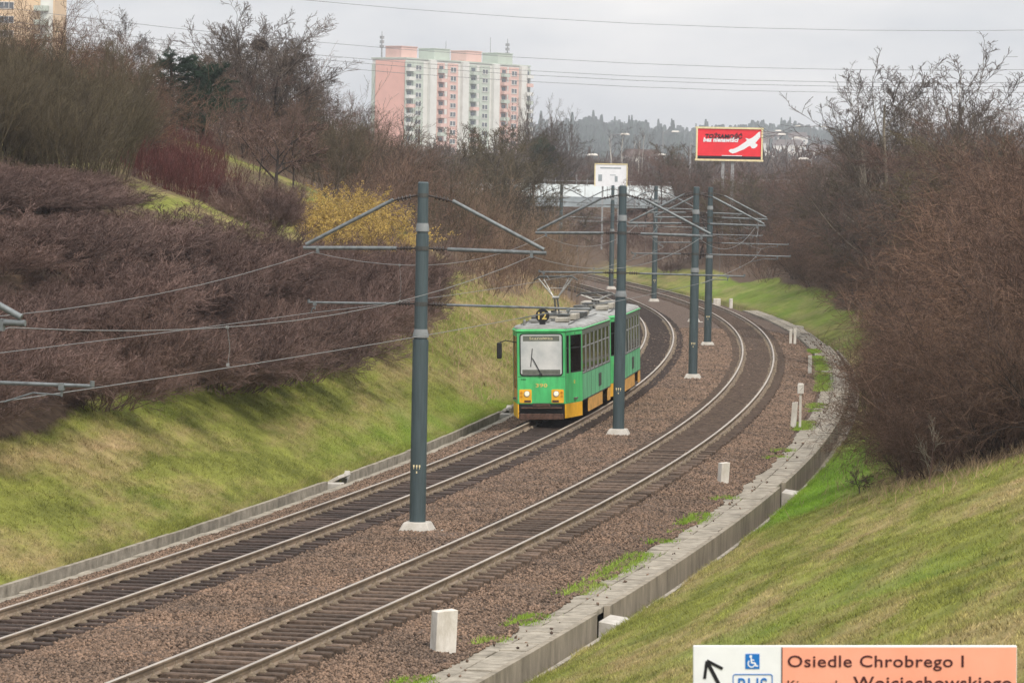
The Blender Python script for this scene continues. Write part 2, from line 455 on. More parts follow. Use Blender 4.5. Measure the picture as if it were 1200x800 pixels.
def build_stones():
    rs = np.random.RandomState(3)
    n = 470000
    # denser near the lens
    Y = 55 + (rs.rand(n) ** 1.75) * 165
    d = rs.uniform(-5.28, 5.70, n); d = np.where(d > 5.5, d + .13 * vnoise(Y * .8, d * 0), d); d = np.where(Y > 128, np.minimum(d, 5.35), d); d = np.where(d < -5.1, d + .18 * vnoise(Y * .8, d * 0), d)
    keep = (np.abs(np.abs(np.abs(d) - 2.55) - .7525) > .13)
    inside = np.abs(np.abs(d) - 2.55) < 1.3
    ph = (Y / .6) % 1.0                                            # stones lie mostly between the sleepers
    keep &= ~(inside & (np.abs(ph - .0) < .20) & (rs.rand(n) < .8)) & ~(inside & (ph > .80) & (rs.rand(n) < .8))
    Y, d = Y[keep], d[keep]; n = len(Y)
    inside = np.abs(np.abs(d) - 2.55) < 1.3
    s = rs.uniform(.020, .042, n) * (1 + ss(90, 190, Y) * .9)
    z = np.where(d > 5.5, -.44, bed_z(d)) + rs.uniform(-.005, .02, n) - inside * .004
    X = xy(d, Y)
    stray = rs.rand(n) < .0005                                       # a few roll onto the slabs
    d2 = np.where(stray, rs.uniform(5.5, 6.5, n), d); X = np.where(stray, xy(d2, Y), X); z = np.where(stray, -.435 + .01, z)
    oc = np.array([(1, 0, 0), (-1, 0, 0), (0, 1, 0), (0, -1, 0), (0, 0, 1), (0, 0, -1)], float)
    V = oc[None] * (s[:, None] * rs.uniform(.65, 1.3, (n, 3)))[:, None, :]
    V = V + rs.uniform(-.25, .25, V.shape) * s[:, None, None]
    q = rs.randn(n, 4); q /= np.linalg.norm(q, axis=1)[:, None]
    w, x, y, zz = q.T
    Rm = np.stack([1 - 2 * (y * y + zz * zz), 2 * (x * y - zz * w), 2 * (x * zz + y * w), 2 * (x * y + zz * w), 1 - 2 * (x * x + zz * zz), 2 * (y * zz - x * w),
                   2 * (x * zz - y * w), 2 * (y * zz + x * w), 1 - 2 * (x * x + y * y)], -1).reshape(n, 3, 3)
    V = np.einsum('nij,nkj->nki', Rm, V) + np.stack([X, Y, z], -1)[:, None]
    f = np.array([(0, 2, 4), (2, 1, 4), (1, 3, 4), (3, 0, 4), (2, 0, 5), (1, 2, 5), (3, 1, 5), (0, 3, 5)]).ravel()
    loops = (np.arange(n)[:, None] * 6 + f[None]).reshape(-1)
    tag(link('ballast_stones', raw_mesh('ballast_stones', V.reshape(-1, 3), loops, 3, M['stone'])), kind='stuff')
build_stones()

# ------------------------------------------------------------------ railway tracks
def track(off, y_first, label, wood):
    root = empty('railway_track', (float(xy(off, 60)), 60, -.25), heading(60), label=label, cat='railway track', group='tracks of the tram line')
    prof = [(-.066, -.185), (.066, -.185), (.066, -.165), (.014, -.135), (.014, -.052), (.038, -.038), (.038, -.006), (.027, 0), (-.027, 0), (-.038, -.006), (-.038, -.038), (-.014, -.052), (-.014, -.135), (-.066, -.165)]
    for sgn in (-1, 1):
        mb = MB(); o = off + sgn * .7535
        mis = [0] * 14; mis[6] = mis[7] = mis[8] = 1
        sweep(mb, [(o + a, z) for a, z in prof], list(np.arange(38, 330, 1.0)) + list(np.arange(330, 440, 4.)), mis=mis)
        mb.build('rail', [M['rail'], M['railtop']], root, world=True)
    # sleepers: the hundred that show largest are parts, the rest lie in one mesh
    sl = MB(); sl.box((0, 0, -.245), (2.55, .225, .13)); sme = sl.mesh('sleeper', M[wood], bevel=.02)
    cl = MB()
    for k in (-1, 1):
        cl.box((k * .115, 0, -.150), (.10, .14, .085), taper=.6); cl.tube((k * .105, 0, -.12), (k * .105, 0, -.06), .022, .02, 6)
    cl.box((0, 0, -.172), (.34, .17, .02)); cme = cl.mesh('rail_fastening', M['clip'])
    rs = random.Random(int(off * 10))
    far = MB(); farc = MB()
    Yk = math.ceil(38 / .6) * .6; count = 0
    while Yk < 430:
        s = float(cs(Yk)[1]); rz = heading(Yk) + rs.gauss(0, .006)
        x0 = float(xy(off, Yk)) + rs.gauss(0, .025)
        if Yk >= y_first and count < 100:
            o = link('sleeper', sme, root); count += 1
            Mw = Matrix.LocRotScale(Vector((x0, Yk, rs.gauss(0, .008))), Euler((0, 0, rz)), None)
            o.matrix_parent_inverse = root.matrix_basis.inverted(); o.matrix_basis = Mw
            for sgn in (-1, 1):
                p = link('rail_fastening', cme, o); p.location = (sgn * .7535, 0, 0)
        else:
            rot = Matrix.Rotation(rz, 3, 'Z')
            far.box((x0, Yk, -.245), (2.55, .225, .13), rot=rot)
            if Yk < 230:
                for sgn in (-1, 1):
                    q = rot @ Vector((sgn * .7535, 0, 0))
                    for k in (-1, 1):
                        q2 = rot @ Vector((sgn * .7535 + k * .115, 0, 0)); farc.box((x0 + q2.x, Yk + q2.y, -.150), (.10, .14, .085), rot=rot, taper=.6)
        Yk += .6
    a = far.build('distant_sleepers', M[wood], root, world=True); a['kind'] = 'stuff'
    b = farc.build('distant_fastenings', M['clip'], root, world=True); b['kind'] = 'stuff'
track(2.55, 58.5, 'curving ballasted railway track nearer the mown right bank, empty of trams', 'sleeper_worn')
track(-2.55, 64, 'curving ballasted railway track that the green tram stands on', 'sleeper')

# ------------------------------------------------------------------ slabs, kerb walls, drain channel
def slab_row(name, d0, d1, ztop, y0, y1, step, m, seed):
    rs = random.Random(seed); mb = MB(); Y = y0
    while Y < y1:
        L = step; s = heading(Y)
        rot = Matrix.Rotation(s, 3, 'Z') @ Matrix.Rotation(rs.gauss(0, .006), 3, 'X')
        dm = (d0 + d1) / 2 + rs.gauss(0, .012)
        mb.box((float(xy(dm, Y + L / 2)), Y + L / 2, ztop - .06 + rs.gauss(0, .006)), (d1 - d0 - .02, L - .018, .12), rot=rot)
        Y += L * math.cos(s)
    return mb.build(name, m, bevel=.008)
mb = MB()
w1 = slab_row('walkway', 5.55, 6.05, -.455, 52, 262, 1.0, M['concrete'], 1); w1['kind'] = 'structure'
w2 = slab_row('walkway', 6.06, 6.60, -.445, 52, 262, 1.0, M['concrete'], 2); w2['kind'] = 'structure'
w3 = slab_row('walkway', -5.60, -5.02, -.565, 60, 200, 1.0, M['concrete'], 3); w3['kind'] = 'structure'

def channel(y0, y1, shift, label):
    root = empty('drain_channel', (float(xy(6.9 + shift, y0)), y0, -1.1), heading(y0), label=label, cat='drain channel', group='drain channel beside the right walkway')
    Ys = np.arange(y0, y1 + .01, (y1 - y0) / max(2, round((y1 - y0) / 1.0)))
    a = MB(); sweep(a, [(6.61 + shift, -1.25), (6.73 + shift, -1.25), (6.73 + shift, -.432), (6.61 + shift, -.432)], Ys); a.build('side_wall', M['concrete_dark'], root, world=True)
    b = MB(); sweep(b, [(6.735 + shift, -1.25), (7.10 + shift, -1.25), (7.10 + shift, -1.08), (6.735 + shift, -1.08)], Ys); b.build('channel_floor', M['concrete_dark'], root, world=True)
    c = MB(); sweep(c, [(7.105 + shift, -1.25), (7.20 + shift, -1.25), (7.20 + shift, -.675), (7.105 + shift, -.675)], Ys); c.build('lip', M['concrete'], root, world=True)
channel(50, 74.6, .0, 'stained concrete drain channel ending at the pale apron near the large white post')
channel(76.0, 107.2, .0, 'stained concrete drain channel between the two pale aprons')
channel(108.8, 205, .0, 'stained concrete drain channel curving away under the overhanging brown shrubs')
def apron(Y, label, d=6.965, z=-.66, size=(.46, 1.32)):
    rz = heading(Y)
    mb = MB(); mb.prism([(-size[0] / 2, -.55), (size[0] / 2, -.55), (size[0] / 2, .0), (-size[0] / 2, .06)], -size[1] / 2, size[1] / 2)
    o = mb.build('concrete_apron', M['concrete_pale'], bevel=.012)
    o.location = (float(xy(d, Y)), Y, z); o.rotation_euler = (0, 0, rz)
    tag(o, label, 'apron', 'pale aprons across the drain channel')
apron(75.3, 'pale concrete apron across the drain channel beside the large white block post')
apron(108.0, 'pale concrete apron across the drain channel beside the bright green grass')
apron(236, 'pale concrete apron on the walkway edge beyond the pair of small white posts', d=6.9, z=-.55, size=(.5, .9))
def left_wall(y0, y1, label):
    root = empty('kerb_wall', (float(xy(-5.98, y0)), y0, -.9), heading(y0), label=label, cat='kerb wall', group='kerb wall along the left walkway')
    Y = y0; rs = random.Random(int(y0)); step = 2.0
    while Y < y1:
        a = MB(); e = min(Y + step - .012, y1)
        dz = rs.gauss(0, .006)
        sweep(a, [(-6.06, -1.3), (-5.94, -1.3), (-5.94, -.455 + dz), (-6.06, -.455 + dz)], [Y, (Y + e) / 2, e])
        a.build('wall_panel', M['concrete'], root, world=True)
        Y += step
left_wall(62, 106.6, 'low concrete kerb wall under the left grass bank on the near side of its apron')
left_wall(109.2, 141, 'low grey concrete kerb wall between the left apron and the white end block by the tram')
left_wall(142.4, 200, 'low grey concrete kerb wall of the left bank hidden behind the tram')
def left_apron(Y, label):
    mb = MB(); mb.box((0, 0, 0), (.5, 1.6, .10), rot=Matrix.Rotation(R_(-30), 3, 'Y')); mb.box((.12, -1.0, -.12), (.5, .5, .2)); mb.box((.05, 1.05, .0), (.16, .5, .16), rot=Matrix.Rotation(.4, 3, 'X'))
    o = mb.build('concrete_apron', M['concrete_pale'], bevel=.015); o.location = (float(xy(-5.95, Y)), Y, -.5); o.rotation_euler = (0, 0, heading(Y)); tag(o, label, 'apron', 'pale aprons in the left kerb wall')
left_apron(107.9, 'broken pale concrete apron in the left kerb wall, seen left of the nearest pole')
left_apron(141.7, 'pale concrete apron in the left kerb wall beside the front of the green tram')

# ------------------------------------------------------------------ white posts on the right of the line
def post(name, X, Y, zb, size, label, cap=None, lean=0.0, rz=None, bev=.008):
    root = None
    mb = MB(); w, l, h = size
    mb.prism([(-w / 2, -.2), (w / 2, -.2), (w / 2, h), (-w / 2, h * .955)], -l / 2, l / 2)
    o = mb.build(name, M['whitewash'], bevel=bev)
    o.location = (X, Y, zb); o.rotation_euler = (0, lean, heading(Y) if rz is None else rz)
    tag(o, label, 'marker post', 'white marker posts beside the track')
    o.rotation_euler[0] = random.uniform(-.03, .03)
    if cap:
        c = MB(); c.box((0, 0, h + .17), cap); c.box((0, 0, h + .17 + cap[2] / 2 + .015), (cap[0] * .8, cap[1] * .8, .03)); c.build('box', M['whitewash'], o, bevel=.012)
    return o
x, y, z = at(519, 762, 68.4); post('marker_post', x, 68.4, z, (.42, .25, .76), 'large white concrete block post beside the track, nearest the camera', rz=R_(28), lean=.03)
x, y, z = at(847, 567, 108.6); post('marker_post', x, 108.6, z, (.28, .2, .64), 'squat white concrete post among the weeds beside the track and channel', rz=R_(30), lean=.05)
x, y, z = at(930, 494, 135); post('marker_post', x, 135, z, (.2, .17, .72), 'short leaning white post left of the tall post with a box on top', lean=.06)
x, y, z = at(937.5, 497, 134); post('marker_post', x, 134, z, (.085, .085, 1.1), 'tall thin white post with a small white box on top', cap=(.22, .20, .34), bev=.008)
x, y, z = at(949, 432, 170); post('marker_post', x, 170, z, (.17, .14, .62), 'lone small white post under the overhanging shrubs')
x, y, z = at(926.5, 398, 198); post('marker_post', x, 198, z, (.14, .14, .55), 'small white post of a close pair on the far bend, left one')
x, y, z = at(932.5, 399, 198); post('marker_post', x, 198.6, z, (.14, .14, .62), 'small white post of a close pair on the far bend, right one')
x, y, z = at(856.5, 358, 262); post('marker_post', x, 262, z, (.22, .4, .5), 'small pale block post where the far bend leaves the walkway')
x, y, z = at(840, 355, 270); post('marker_post', x, 270, z, (.5, .5, .32), 'low pale block at the far end of the walkway')

# ------------------------------------------------------------------ catenary poles
def pole(Y, label, arm_z=6.5, left=(2.9, 2.75), right=(3.0, 4.1), detail=True, off=0.0):
    x = float(xy(off, Y)); root = empty('catenary_pole', (x, Y, -.2), heading(Y), label=label, cat='catenary pole', group='overhead line poles between the tracks')
    zb = -.2
    f = MB(); f.box((0, 0, .10), (.78, .78, .22), taper=.72); f.box((.12, 0, -.04), (.9, .8, .1)); f.build('foundation', M['concrete_pale'], root, bevel=.02)
    m = MB()
    m.lathe((0, 0, .18), [(.195, 0), (.195, .02), (.188, 4.55 - .18)], 20)
    m.lathe((0, 0, 4.55), [(.158, 0), (.152, 2.5)], 20)
    m.lathe((0, 0, 7.05), [(.132, 0), (.128, 1.22), (.10, 1.25)], 20)
    m.build('mast', M['pole'], root, smooth=True)
    for z, r0, r1 in ((4.72, .19, .162), (7.24, .157, .136)):
        b = MB(); b.lathe((0, 0, z), [(r0, -.12), (r0 + .004, -.06), (r1 + .006, .04), (r1, .08)], 20); b.build('collar', M['polegrey'], root, smooth=True)
    g = MB()
    for k in range(3): g.box((-.07 + .07 * k, -.197, 1.55), (.035, .006, .05)); g.box((-.07 + .07 * k, -.197, 1.50), (.012, .006, .05))
    g.box((0, -.197, 1.40), (.03, .006, .05)); g.build('number_lettering', M['cream'], root)
    az = arm_z + .2; tz = az + 1.28; lz = 5.38
    def insul(p0, p1, name, parent):
        """ribbed insulator along a line"""
        p0 = Vector(p0); p1 = Vector(p1); i = MB(); d = p1 - p0
        i.tube(p0, p1, .022, .022, 8)
        for k in range(4):
            c = p0 + d * (.3 + .14 * k); i.tube(c - d.normalized() * .014, c + d.normalized() * .014, .062, .05, 10)
        i.build(name, M['insul'], parent)
    for sgn, (ua, la) in ((-1, left), (1, right)):
        a = MB(); a.tube((sgn * .62, 0, az + .01), (sgn * ua, 0, az - .03), .048, .048, 10); a.box((sgn * (ua - .35), 0, az - .06), (.07, .09, .17))
        arm = a.build('crossarm', M['galv'], root, smooth=True)
        insul((sgn * .13, 0, az + .02), (sgn * .66, 0, az + .01), 'insulator', arm)
        s = MB(); s.tube((sgn * .72, 0, tz - .12), (sgn * (ua - .06), 0, az + .05), .046, .046, 10)
        st = s.build('stay', M['galv'], root, smooth=True)
        insul((sgn * .12, 0, tz), (sgn * .78, 0, tz - .15), 'insulator', st)
        r = MB(); r.tube((sgn * .62, 0, lz + .01), (sgn * la, 0, lz - .01), .030, .026, 8); r.tube((sgn * la, 0, lz - .02), (sgn * la, 0, lz + .06), .034, .034, 8)
        rod = r.build('registration_rod', M['galv'], root, smooth=True)
        insul((sgn * .14, 0, lz + .02), (sgn * .66, 0, lz + .01), 'insulator', rod)
        h = MB(); hx = sgn * min(la - .15, 2.75) if sgn < 0 else min(la - .2, 3.55)
        h.tube((hx, 0, lz), (hx, 0, lz - .17), .018, .018, 6)
        tip = (sgn * 2.55 + .15 * (1 if (int(Y / 35) % 2) else -1), 0, lz - .27)
        h.path([(hx, 0, lz - .15), ((hx + tip[0]) / 2, 0, lz - .13), tip], .014, 6)
        h.box((hx, 0, lz - .03), (.08, .07, .1)); h.build('steady_arm', M['galv'], rod)
    # clamp rings
    for z in (az + .02, lz + .02, tz):
        k = MB(); k.lathe((0, 0, z - .05), [(.165 if z > 5 and z < 7.3 else (.14 if z > 7 else .175), 0), (.165 if z > 5 and z < 7.3 else (.14 if z > 7 else .175), .1)], 14)
        k.build('clamp', M['darkgrey'], root)
    return root
POLES = [(53.2, 6.05, 'grey catenary pole nearest the camera, only its right arms reaching into view'),
         (89.3, 6.5, 'grey catenary pole nearest in full height, in front of the brown left thicket'),
         (124.9, 6.5, 'grey catenary pole that stands right in front of the rear tram car'),
         (162.4, 6.5, 'grey catenary pole third along the line, on the bend beyond the tram'),
         (196.3, 6.5, 'grey catenary pole on the bend, fourth along the line, its foot near the curved rail'),
         (231, 6.5, 'grey catenary pole mostly hidden behind the pole third along the line'),
         (270, 6.5, 'slim distant grey catenary pole on the far bend before the green bank'),
         (301, 6.5, 'slim distant grey catenary pole above the tram roof at the far bend'),
         (338, 6.5, 'farthest grey catenary pole in front of the pale overpass')]
for Y, az, lab in POLES: pole(Y, lab, az, right=(3.0, 4.0 if Y < 60 else 4.1))

# wires: one messenger and one contact wire per track and a few droppers
def wires(off, side):
    ys = [20] + [p[0] for p in POLES] + [375]; az = [6.05, 6.05] + [p[1] for p in POLES[1:]] + [6.5]
    z_m = [a - .12 for a in az]
    def sag(i, t, za, zb, s): return za * (1 - t) + zb * t - s * 4 * t * (1 - t)
    def place(kind, label, r, m):
        w = MB()
        for i in range(len(ys) - 1):
            pts = []
            for k in range(13):
                t = k / 12; Y = ys[i] * (1 - t) + ys[i + 1] * t
                if kind == 'm': z = sag(i, t, z_m[i], z_m[i + 1], .6); d0 = d1 = off
                else:
                    z = sag(i, t, 4.92, 4.92, .05); d0 = off + .15 * (1 if (int(ys[i] / 35) % 2) else -1); d1 = off + .15 * (1 if (int(ys[i + 1] / 35) % 2) else -1)
                xa = float(xy(d0, ys[i])); xb = float(xy(d1, ys[i + 1]))
                pts.append((xa * (1 - t) + xb * t, Y, z))
            w.path(pts, r, 5)
        o = w.build('messenger_wire' if kind == 'm' else 'contact_wire', m); tag(o, label, 'overhead wire', 'overhead wires of the tram line')
    place('m', f'sagging upper messenger wire above the {side}', .0075, M['wire'])
    place('c', f'level lower contact wire above the {side}', .0075, M['wire'])
    for i in range(1, 7):
        for t in (.3, .68)[:1 + (i > 2)]:
            Y = ys[i] * (1 - t) + ys[i + 1] * t
            zt = sag(i, t, z_m[i], z_m[i + 1], .6); xa = float(xy(off, ys[i])) * (1 - t) + float(xy(off, ys[i + 1])) * t
            d = MB(); d.path([(xa, Y, zt), (xa + .05, Y, (zt + 4.9) / 2), (xa + .02, Y, 4.9)], .0045, 5); d.box((xa, Y, zt), (.05, .06, .05)); d.box((xa + .02, Y, 4.92), (.05, .06, .05))
            o = d.build('dropper_wire', M['wire']); tag(o, f'thin dropper linking the upper and lower wire over the {side}', 'dropper wire', f'droppers above the {side}')
wires(-2.55, 'tram track on the left'); wires(2.55, 'empty track on the right')

# high voltage wires across the sky
def hv(p0, p1, label):
    Y = 430.; x0, _, z0 = at(*p0, Y); x1, _, z1 = at(*p1, Y); m = (z1 - z0) / (x1 - x0)
    w = MB(); pts = []
    for k in range(41):
        x = -260 + 520 * k / 40
        u = (x - x0) / (x1 - x0)
        z = z0 + m * (x - x0) + 1.1 * (2 * u - 1) ** 2 - 1.1
        pts.append((x, Y + (x * .12), z))
    w.path(pts, .027, 5); o = w.build('power_line', M['hvwire']); tag(o, label, 'power line', 'power lines across the sky')
hv((350, 1), (1200, 33), 'topmost power line crossing the grey sky, well above the others')
hv((330, 47), (1200, 80), 'second power line from the top across the sky')
hv((330, 62), (1200, 95), 'faint middle power line, third from the top across the sky')
hv((330, 67), (1200, 100), 'power line just above the lowest one across the sky')
hv((330, 75), (1200, 107), 'lowest power line across the sky, just above the pink flats')

# ------------------------------------------------------------------ writing
def text_mesh(body, w, h, m, extrude=.002, bold=0.0, shear=0.0):
    """lettering fitted to w x h, standing upright and facing -y, lower left corner at the origin"""
    cu = bpy.data.curves.new('lettering', 'FONT'); cu.body = body; cu.extrude = extrude; cu.resolution_u = 3
    cu.offset = bold; cu.space_character = 1.06; cu.shear = shear
    ob = bpy.data.objects.new('lettering_tmp', cu); C.objects.link(ob)
    dg = bpy.context.evaluated_depsgraph_get(); dg.update()
    me = bpy.data.meshes.new_from_object(ob.evaluated_get(dg))
    bpy.data.objects.remove(ob); bpy.data.curves.remove(cu)
    n = len(me.vertices); co = np.zeros(n * 3, np.float32); me.vertices.foreach_get('co', co); co = co.reshape(-1, 3)
    lo = co.min(0); hi = co.max(0)
    x = (co[:, 0] - lo[0]) / (hi[0] - lo[0]) * w; z = (co[:, 1] - lo[1]) / (hi[1] - lo[1]) * h
    y = -(co[:, 2] - lo[2])
    me.vertices.foreach_set('co', np.stack([x, y, z], -1).astype(np.float32).ravel())
    me.materials.clear(); me.materials.append(m)
    me.update()
    return me

def put_text(name, body, x, y, z, w, h, m, parent, **k):
    o = link(name, text_mesh(body, w, h, m, **k), parent); o.location = (x, y, z); return o

# ------------------------------------------------------------------ tram
def tram(Y, label, number12, panto_up, off=-2.88):
    L2 = 6.75
    root = empty('tram_car', (float(xy(off, Y)), Y, .0), heading(Y), label=label, cat='tram', group='coupled tram cars')
    root.rotation_euler = (0, R_(-1.6), heading(Y)); root.scale = (1, .93, 1)
    plan = [(-.83, -L2), (.83, -L2), (1.2, -4.75), (1.2, 5.6), (.85, L2), (-.85, L2), (-1.2, 5.6), (-1.2, -4.75)]
    Z = [.64, 1.56, 3.12]
    wins = {}
    wins[1] = [(.10, .42, 1.66, 2.95), (.58, 1.94, 1.66, 2.95)]
    wins[2] = [(.12 + i * 1.46, .12 + i * 1.46 + 1.34, 1.58, 2.93) for i in range(7)]
    wins[3] = [(.2, 1.2, 1.6, 2.9)]
    wins[5] = [(.2, 1.2, 1.6, 2.9)]
    wins[6] = [(10.35 - (.12 + i * 1.46 + 1.34), 10.35 - (.12 + i * 1.46), 1.58, 2.93) for i in range(7)]
    wins[7] = [(.10, 1.9, .75, 2.92)]
    body = MB(); yb = MB()
    for e in range(8):
        p0 = Vector((*plan[e], 0)); p1 = Vector((*plan[(e + 1) % 8], 0)); d = p1 - p0; L = d.length; d.normalize(); nrm = Vector((d.y, -d.x, 0))
        us = sorted({0, L} | {u for w in wins.get(e, []) for u in w[:2]}); zs = sorted(set(Z) | {z for w in wins.get(e, []) for z in w[2:]})
        side = e in (2, 6)
        for a, b in zip(us[:-1], us[1:]):
            for c, f in zip(zs[:-1], zs[1:]):
                um, zm = (a + b) / 2, (c + f) / 2
                if any(w[0] < um < w[1] and w[2] < zm < w[3] for w in wins.get(e, [])): continue
                q = [p0 + d * a + Vector((0, 0, c)), p0 + d * b + Vector((0, 0, c)), p0 + d * b + Vector((0, 0, f)), p0 + d * a + Vector((0, 0, f))]
                body.add(q, [(0, 1, 2, 3)], (2 if zm > 1.56 else 1) if side else 0)
        for w in wins.get(e, []):                                   # window reveals, frame, pane
            u0, u1, z0, z1 = w
            cor = [p0 + d * u0 + Vector((0, 0, z0)), p0 + d * u1 + Vector((0, 0, z0)), p0 + d * u1 + Vector((0, 0, z1)), p0 + d * u0 + Vector((0, 0, z1))]
            inn = [v - nrm * .06 for v in cor]
            body.add(cor + inn, [(0, 1, 5, 4), (1, 2, 6, 5), (2, 3, 7, 6), (3, 0, 4, 7)], 2)
            fr = MB(); is_door = e == 7
            rot = Matrix(((d.x, -nrm.x, 0), (d.y, -nrm.y, 0), (0, 0, 1)))
            def bar(ua, ub, za, zb, mbx, t=.02, off_=-.03):
                c = p0 + d * ((ua + ub) / 2) + nrm * off_ + Vector((0, 0, (za + zb) / 2)); mbx.box(c, (ub - ua, t, zb - za), rot=rot)
            g = .035
            bar(u0 + .004, u1 - .004, z0 + .004, z0 + g, fr); bar(u0 + .004, u1 - .004, z1 - g, z1 - .004, fr); bar(u0 + .004, u0 + g, z0 + g, z1 - g, fr); bar(u1 - g, u1 - .004, z0 + g, z1 - g, fr)
            zh = z0 + (z1 - z0) * .66
            if is_door:
                bar((u0 + u1) / 2 - .05, (u0 + u1) / 2 + .05, z0, z1, fr); bar(u0, u1, z0, 1.1, fr)
            else: bar(u0 + g, u1 - g, zh - .018, zh + .018, fr)
            o = fr.build('door' if is_door else 'window', M['orange2'] if is_door else (M['lampgrey'] if side else M['black']), root)
            gl = MB(); bar(u0 + g, u1 - g, z0 + g, z1 - g, gl, .006, -.036); gl.build('pane', M['glass'], o)
    body.build('body', [M['green'], M['green2'], M['bandgrey']], root)
    # lining, floor, seats, so that one sees into the saloon
    inn = MB(); inn.box((0, .3, .78), (2.2, 12.2, .06)); inn.box((0, .3, 3.0), (2.1, 12.0, .03)); inn.build('saloon_floor', M['interior'], root)
    st = MB(); rs = random.Random(int(Y))
    for i in range(8):
        for sx in (-.75, .75):
            if sx < 0 and i in (1, 4, 6): continue
            y = -4.1 + i * 1.22; st.box((sx, y, 1.22), (.48, .45, .08)); st.box((sx, y + .22, 1.52), (.46, .06, .6)); st.tube((sx, y, .8), (sx, y, 1.2), .03)
    st.build('passenger_seats', M['seat'], root, bevel=.02)
    cab = MB(); cab.box((0, -6.1, 1.25), (1.35, .5, .5)); cab.box((0, -4.7, 1.9), (1.9, .04, 2.1)); cab.build('cab_partition', M['interior'], root)
    # front corner trim: gutter band along the roof edge
    g = MB()
    for e in range(8):
        p0 = Vector((*plan[e], 3.10)); p1 = Vector((*plan[(e + 1) % 8], 3.10)); g.tube(p0 * 1.004, p1 * 1.004, .028, .028, 6)
    g.build('rain_gutter', M['green'], root)
    # roof
    rf = MB(); loops = []
    def loop(sx, sy, z): return [(p[0] * sx, (abs(p[1]) - (1 - sy)) * (1 if p[1] > 0 else -1), z) for p in plan]
    for sx, sy, z in ((1.0, 1.0, 3.12), (.985, .985, 3.18), (.93, .93, 3.24), (.80, .86, 3.28), (.5, .78, 3.31), (.2, .7, 3.32)): loops.append(loop(sx, sy, z))
    vs = [v for l in loops for v in l]; fs = []; mi = []
    for j in range(len(loops) - 1):
        for k in range(8): fs.append((j * 8 + k, j * 8 + (k + 1) % 8, (j + 1) * 8 + (k + 1) % 8, (j + 1) * 8 + k)); mi.append(1 if j == 0 and k in (0, 1, 7) else 0)
    fs.append(tuple(range(len(vs) - 8, len(vs)))); mi.append(0)
    base = len(rf.v); rf.v += vs; rf.f += fs; rf.m += mi
    rf.build('roof', [M['roofgrey'], M['green']], root)
    for cx, cy, sx, sy, sz, mm in ((-.3, -4.4, .7, .5, .10, 'roofgrey'), (.42, -3.7, .45, .9, .14, 'boxgrey'), (-.45, -3.0, .5, 1.0, .16, 'darkgrey'), (.38, -1.2, .62, 1.5, .20, 'boxgrey'), (-.42, .6, .55, 1.9, .22, 'boxgrey'), (.4, 1.6, .6, 1.4, .18, 'darkgrey'), (0, 3.6, 1.1, 1.2, .16, 'boxgrey'), (.2, 5.2, .5, .6, .12, 'darkgrey')):
        b = MB(); b.box((cx, cy, 3.31 + sz / 2 + .03), (sx, sy, sz)); b.box((cx, cy, 3.31), (sx * .85, sy * .9, .06)); b.build('roof_box', M[mm], root, bevel=.015)
    cb = MB()
    cb.path([(-.78, -5.9, 3.32), (-.72, -3, 3.38), (-.7, 2, 3.38), (-.6, 5, 3.35)], .02, 6); cb.path([(.82, -5.6, 3.30), (.8, -2, 3.36), (.78, 4.8, 3.35)], .018, 6)
    for i in range(6): cb.tube((-.8, -4.5 + i * 1.7, 3.25), (-.74, -4.5 + i * 1.7, 3.38), .015, n=6)
    cb.build('roof_cable', M['darkgrey'], root)
    # pantograph
    py = -1.9 if panto_up else -1.2
    zt = 4.86 if panto_up else 3.92
    P = MB(); P.box((0, py, 3.52), (1.0, 1.5, .05))
    for sx in (-.4, .4):
        for sy in (-.6, .6): P.tube((sx, py + sy, 3.31), (sx, py + sy, 3.52), .045, n=8)
    P.tube((-.15, py + .55, 3.56), (-.15, py + .55, 3.66), .09, n=10)
    pb = P.build('pantograph_base', M['darkgrey'], root)
    A = MB(); zk = 3.60 + (zt - 3.60) * (.42 if panto_up else .15)
    for sy in (-.10, .10):
        A.tube((sy * .6, py + .5, 3.56), (sy * .5, py - .05, zk), .034, n=8)
    A.tube((-.12, py - .05, zk), (.12, py - .05, zk), .05, n=8)
    for sx in (-1, 1):
        A.tube((sx * .07, py - .05, zk), (sx * .60, py - .10, zt - .06), .026, n=8); A.tube((sx * .07, py - .02, zk), (sx * .46, py + .12, zt - .06), .018, n=7)
    A.tube((-.30, py - .075, zk + (zt - zk) * .45), (.30, py - .075, zk + (zt - zk) * .45), .012, n=6)
    A.build('pantograph_arm', M['steel'], root)
    B = MB()
    for sy in (-.12, .12):
        B.tube((-.58, py + sy, zt), (.58, py + sy, zt), .034, n=8)
        for sx in (-1, 1): B.tube((sx * .58, py + sy, zt), (sx * .78, py + sy, zt - .13), .028, .018, n=7)
    for sx in (-.42, .42): B.tube((sx, py - .14, zt - .06), (sx, py + .14, zt - .06), .018, n=6)
    B.build('pantograph_head', M['darkgrey'], root)
    # skirts
    def skirt(p0, p1, z0, z1, m, name='skirt', inset=-.004):
        p0 = Vector((*p0, 0)); p1 = Vector((*p1, 0)); d = (p1 - p0); L = d.length; d.normalize(); nrm = Vector((d.y, -d.x, 0))
        c = (p0 + p1) / 2 - nrm * (.03 + inset) + Vector((0, 0, (z0 + z1) / 2)); s = MB()
        s.box(c, (L - .02, .05, z1 - z0), rot=Matrix(((d.x, -nrm.x, 0), (d.y, -nrm.y, 0), (0, 0, 1)))); s.build(name, M[m], root, bevel=.01)
    skirt(plan[1], plan[2], .14, .63, 'yellow'); skirt(plan[7], plan[0], .14, .63, 'yellow')
    skirt((1.2, -2.5), (1.2, 2.5), .16, .63, 'orange2'); skirt((-1.2, 2.5), (-1.2, -2.5), .16, .63, 'orange2')
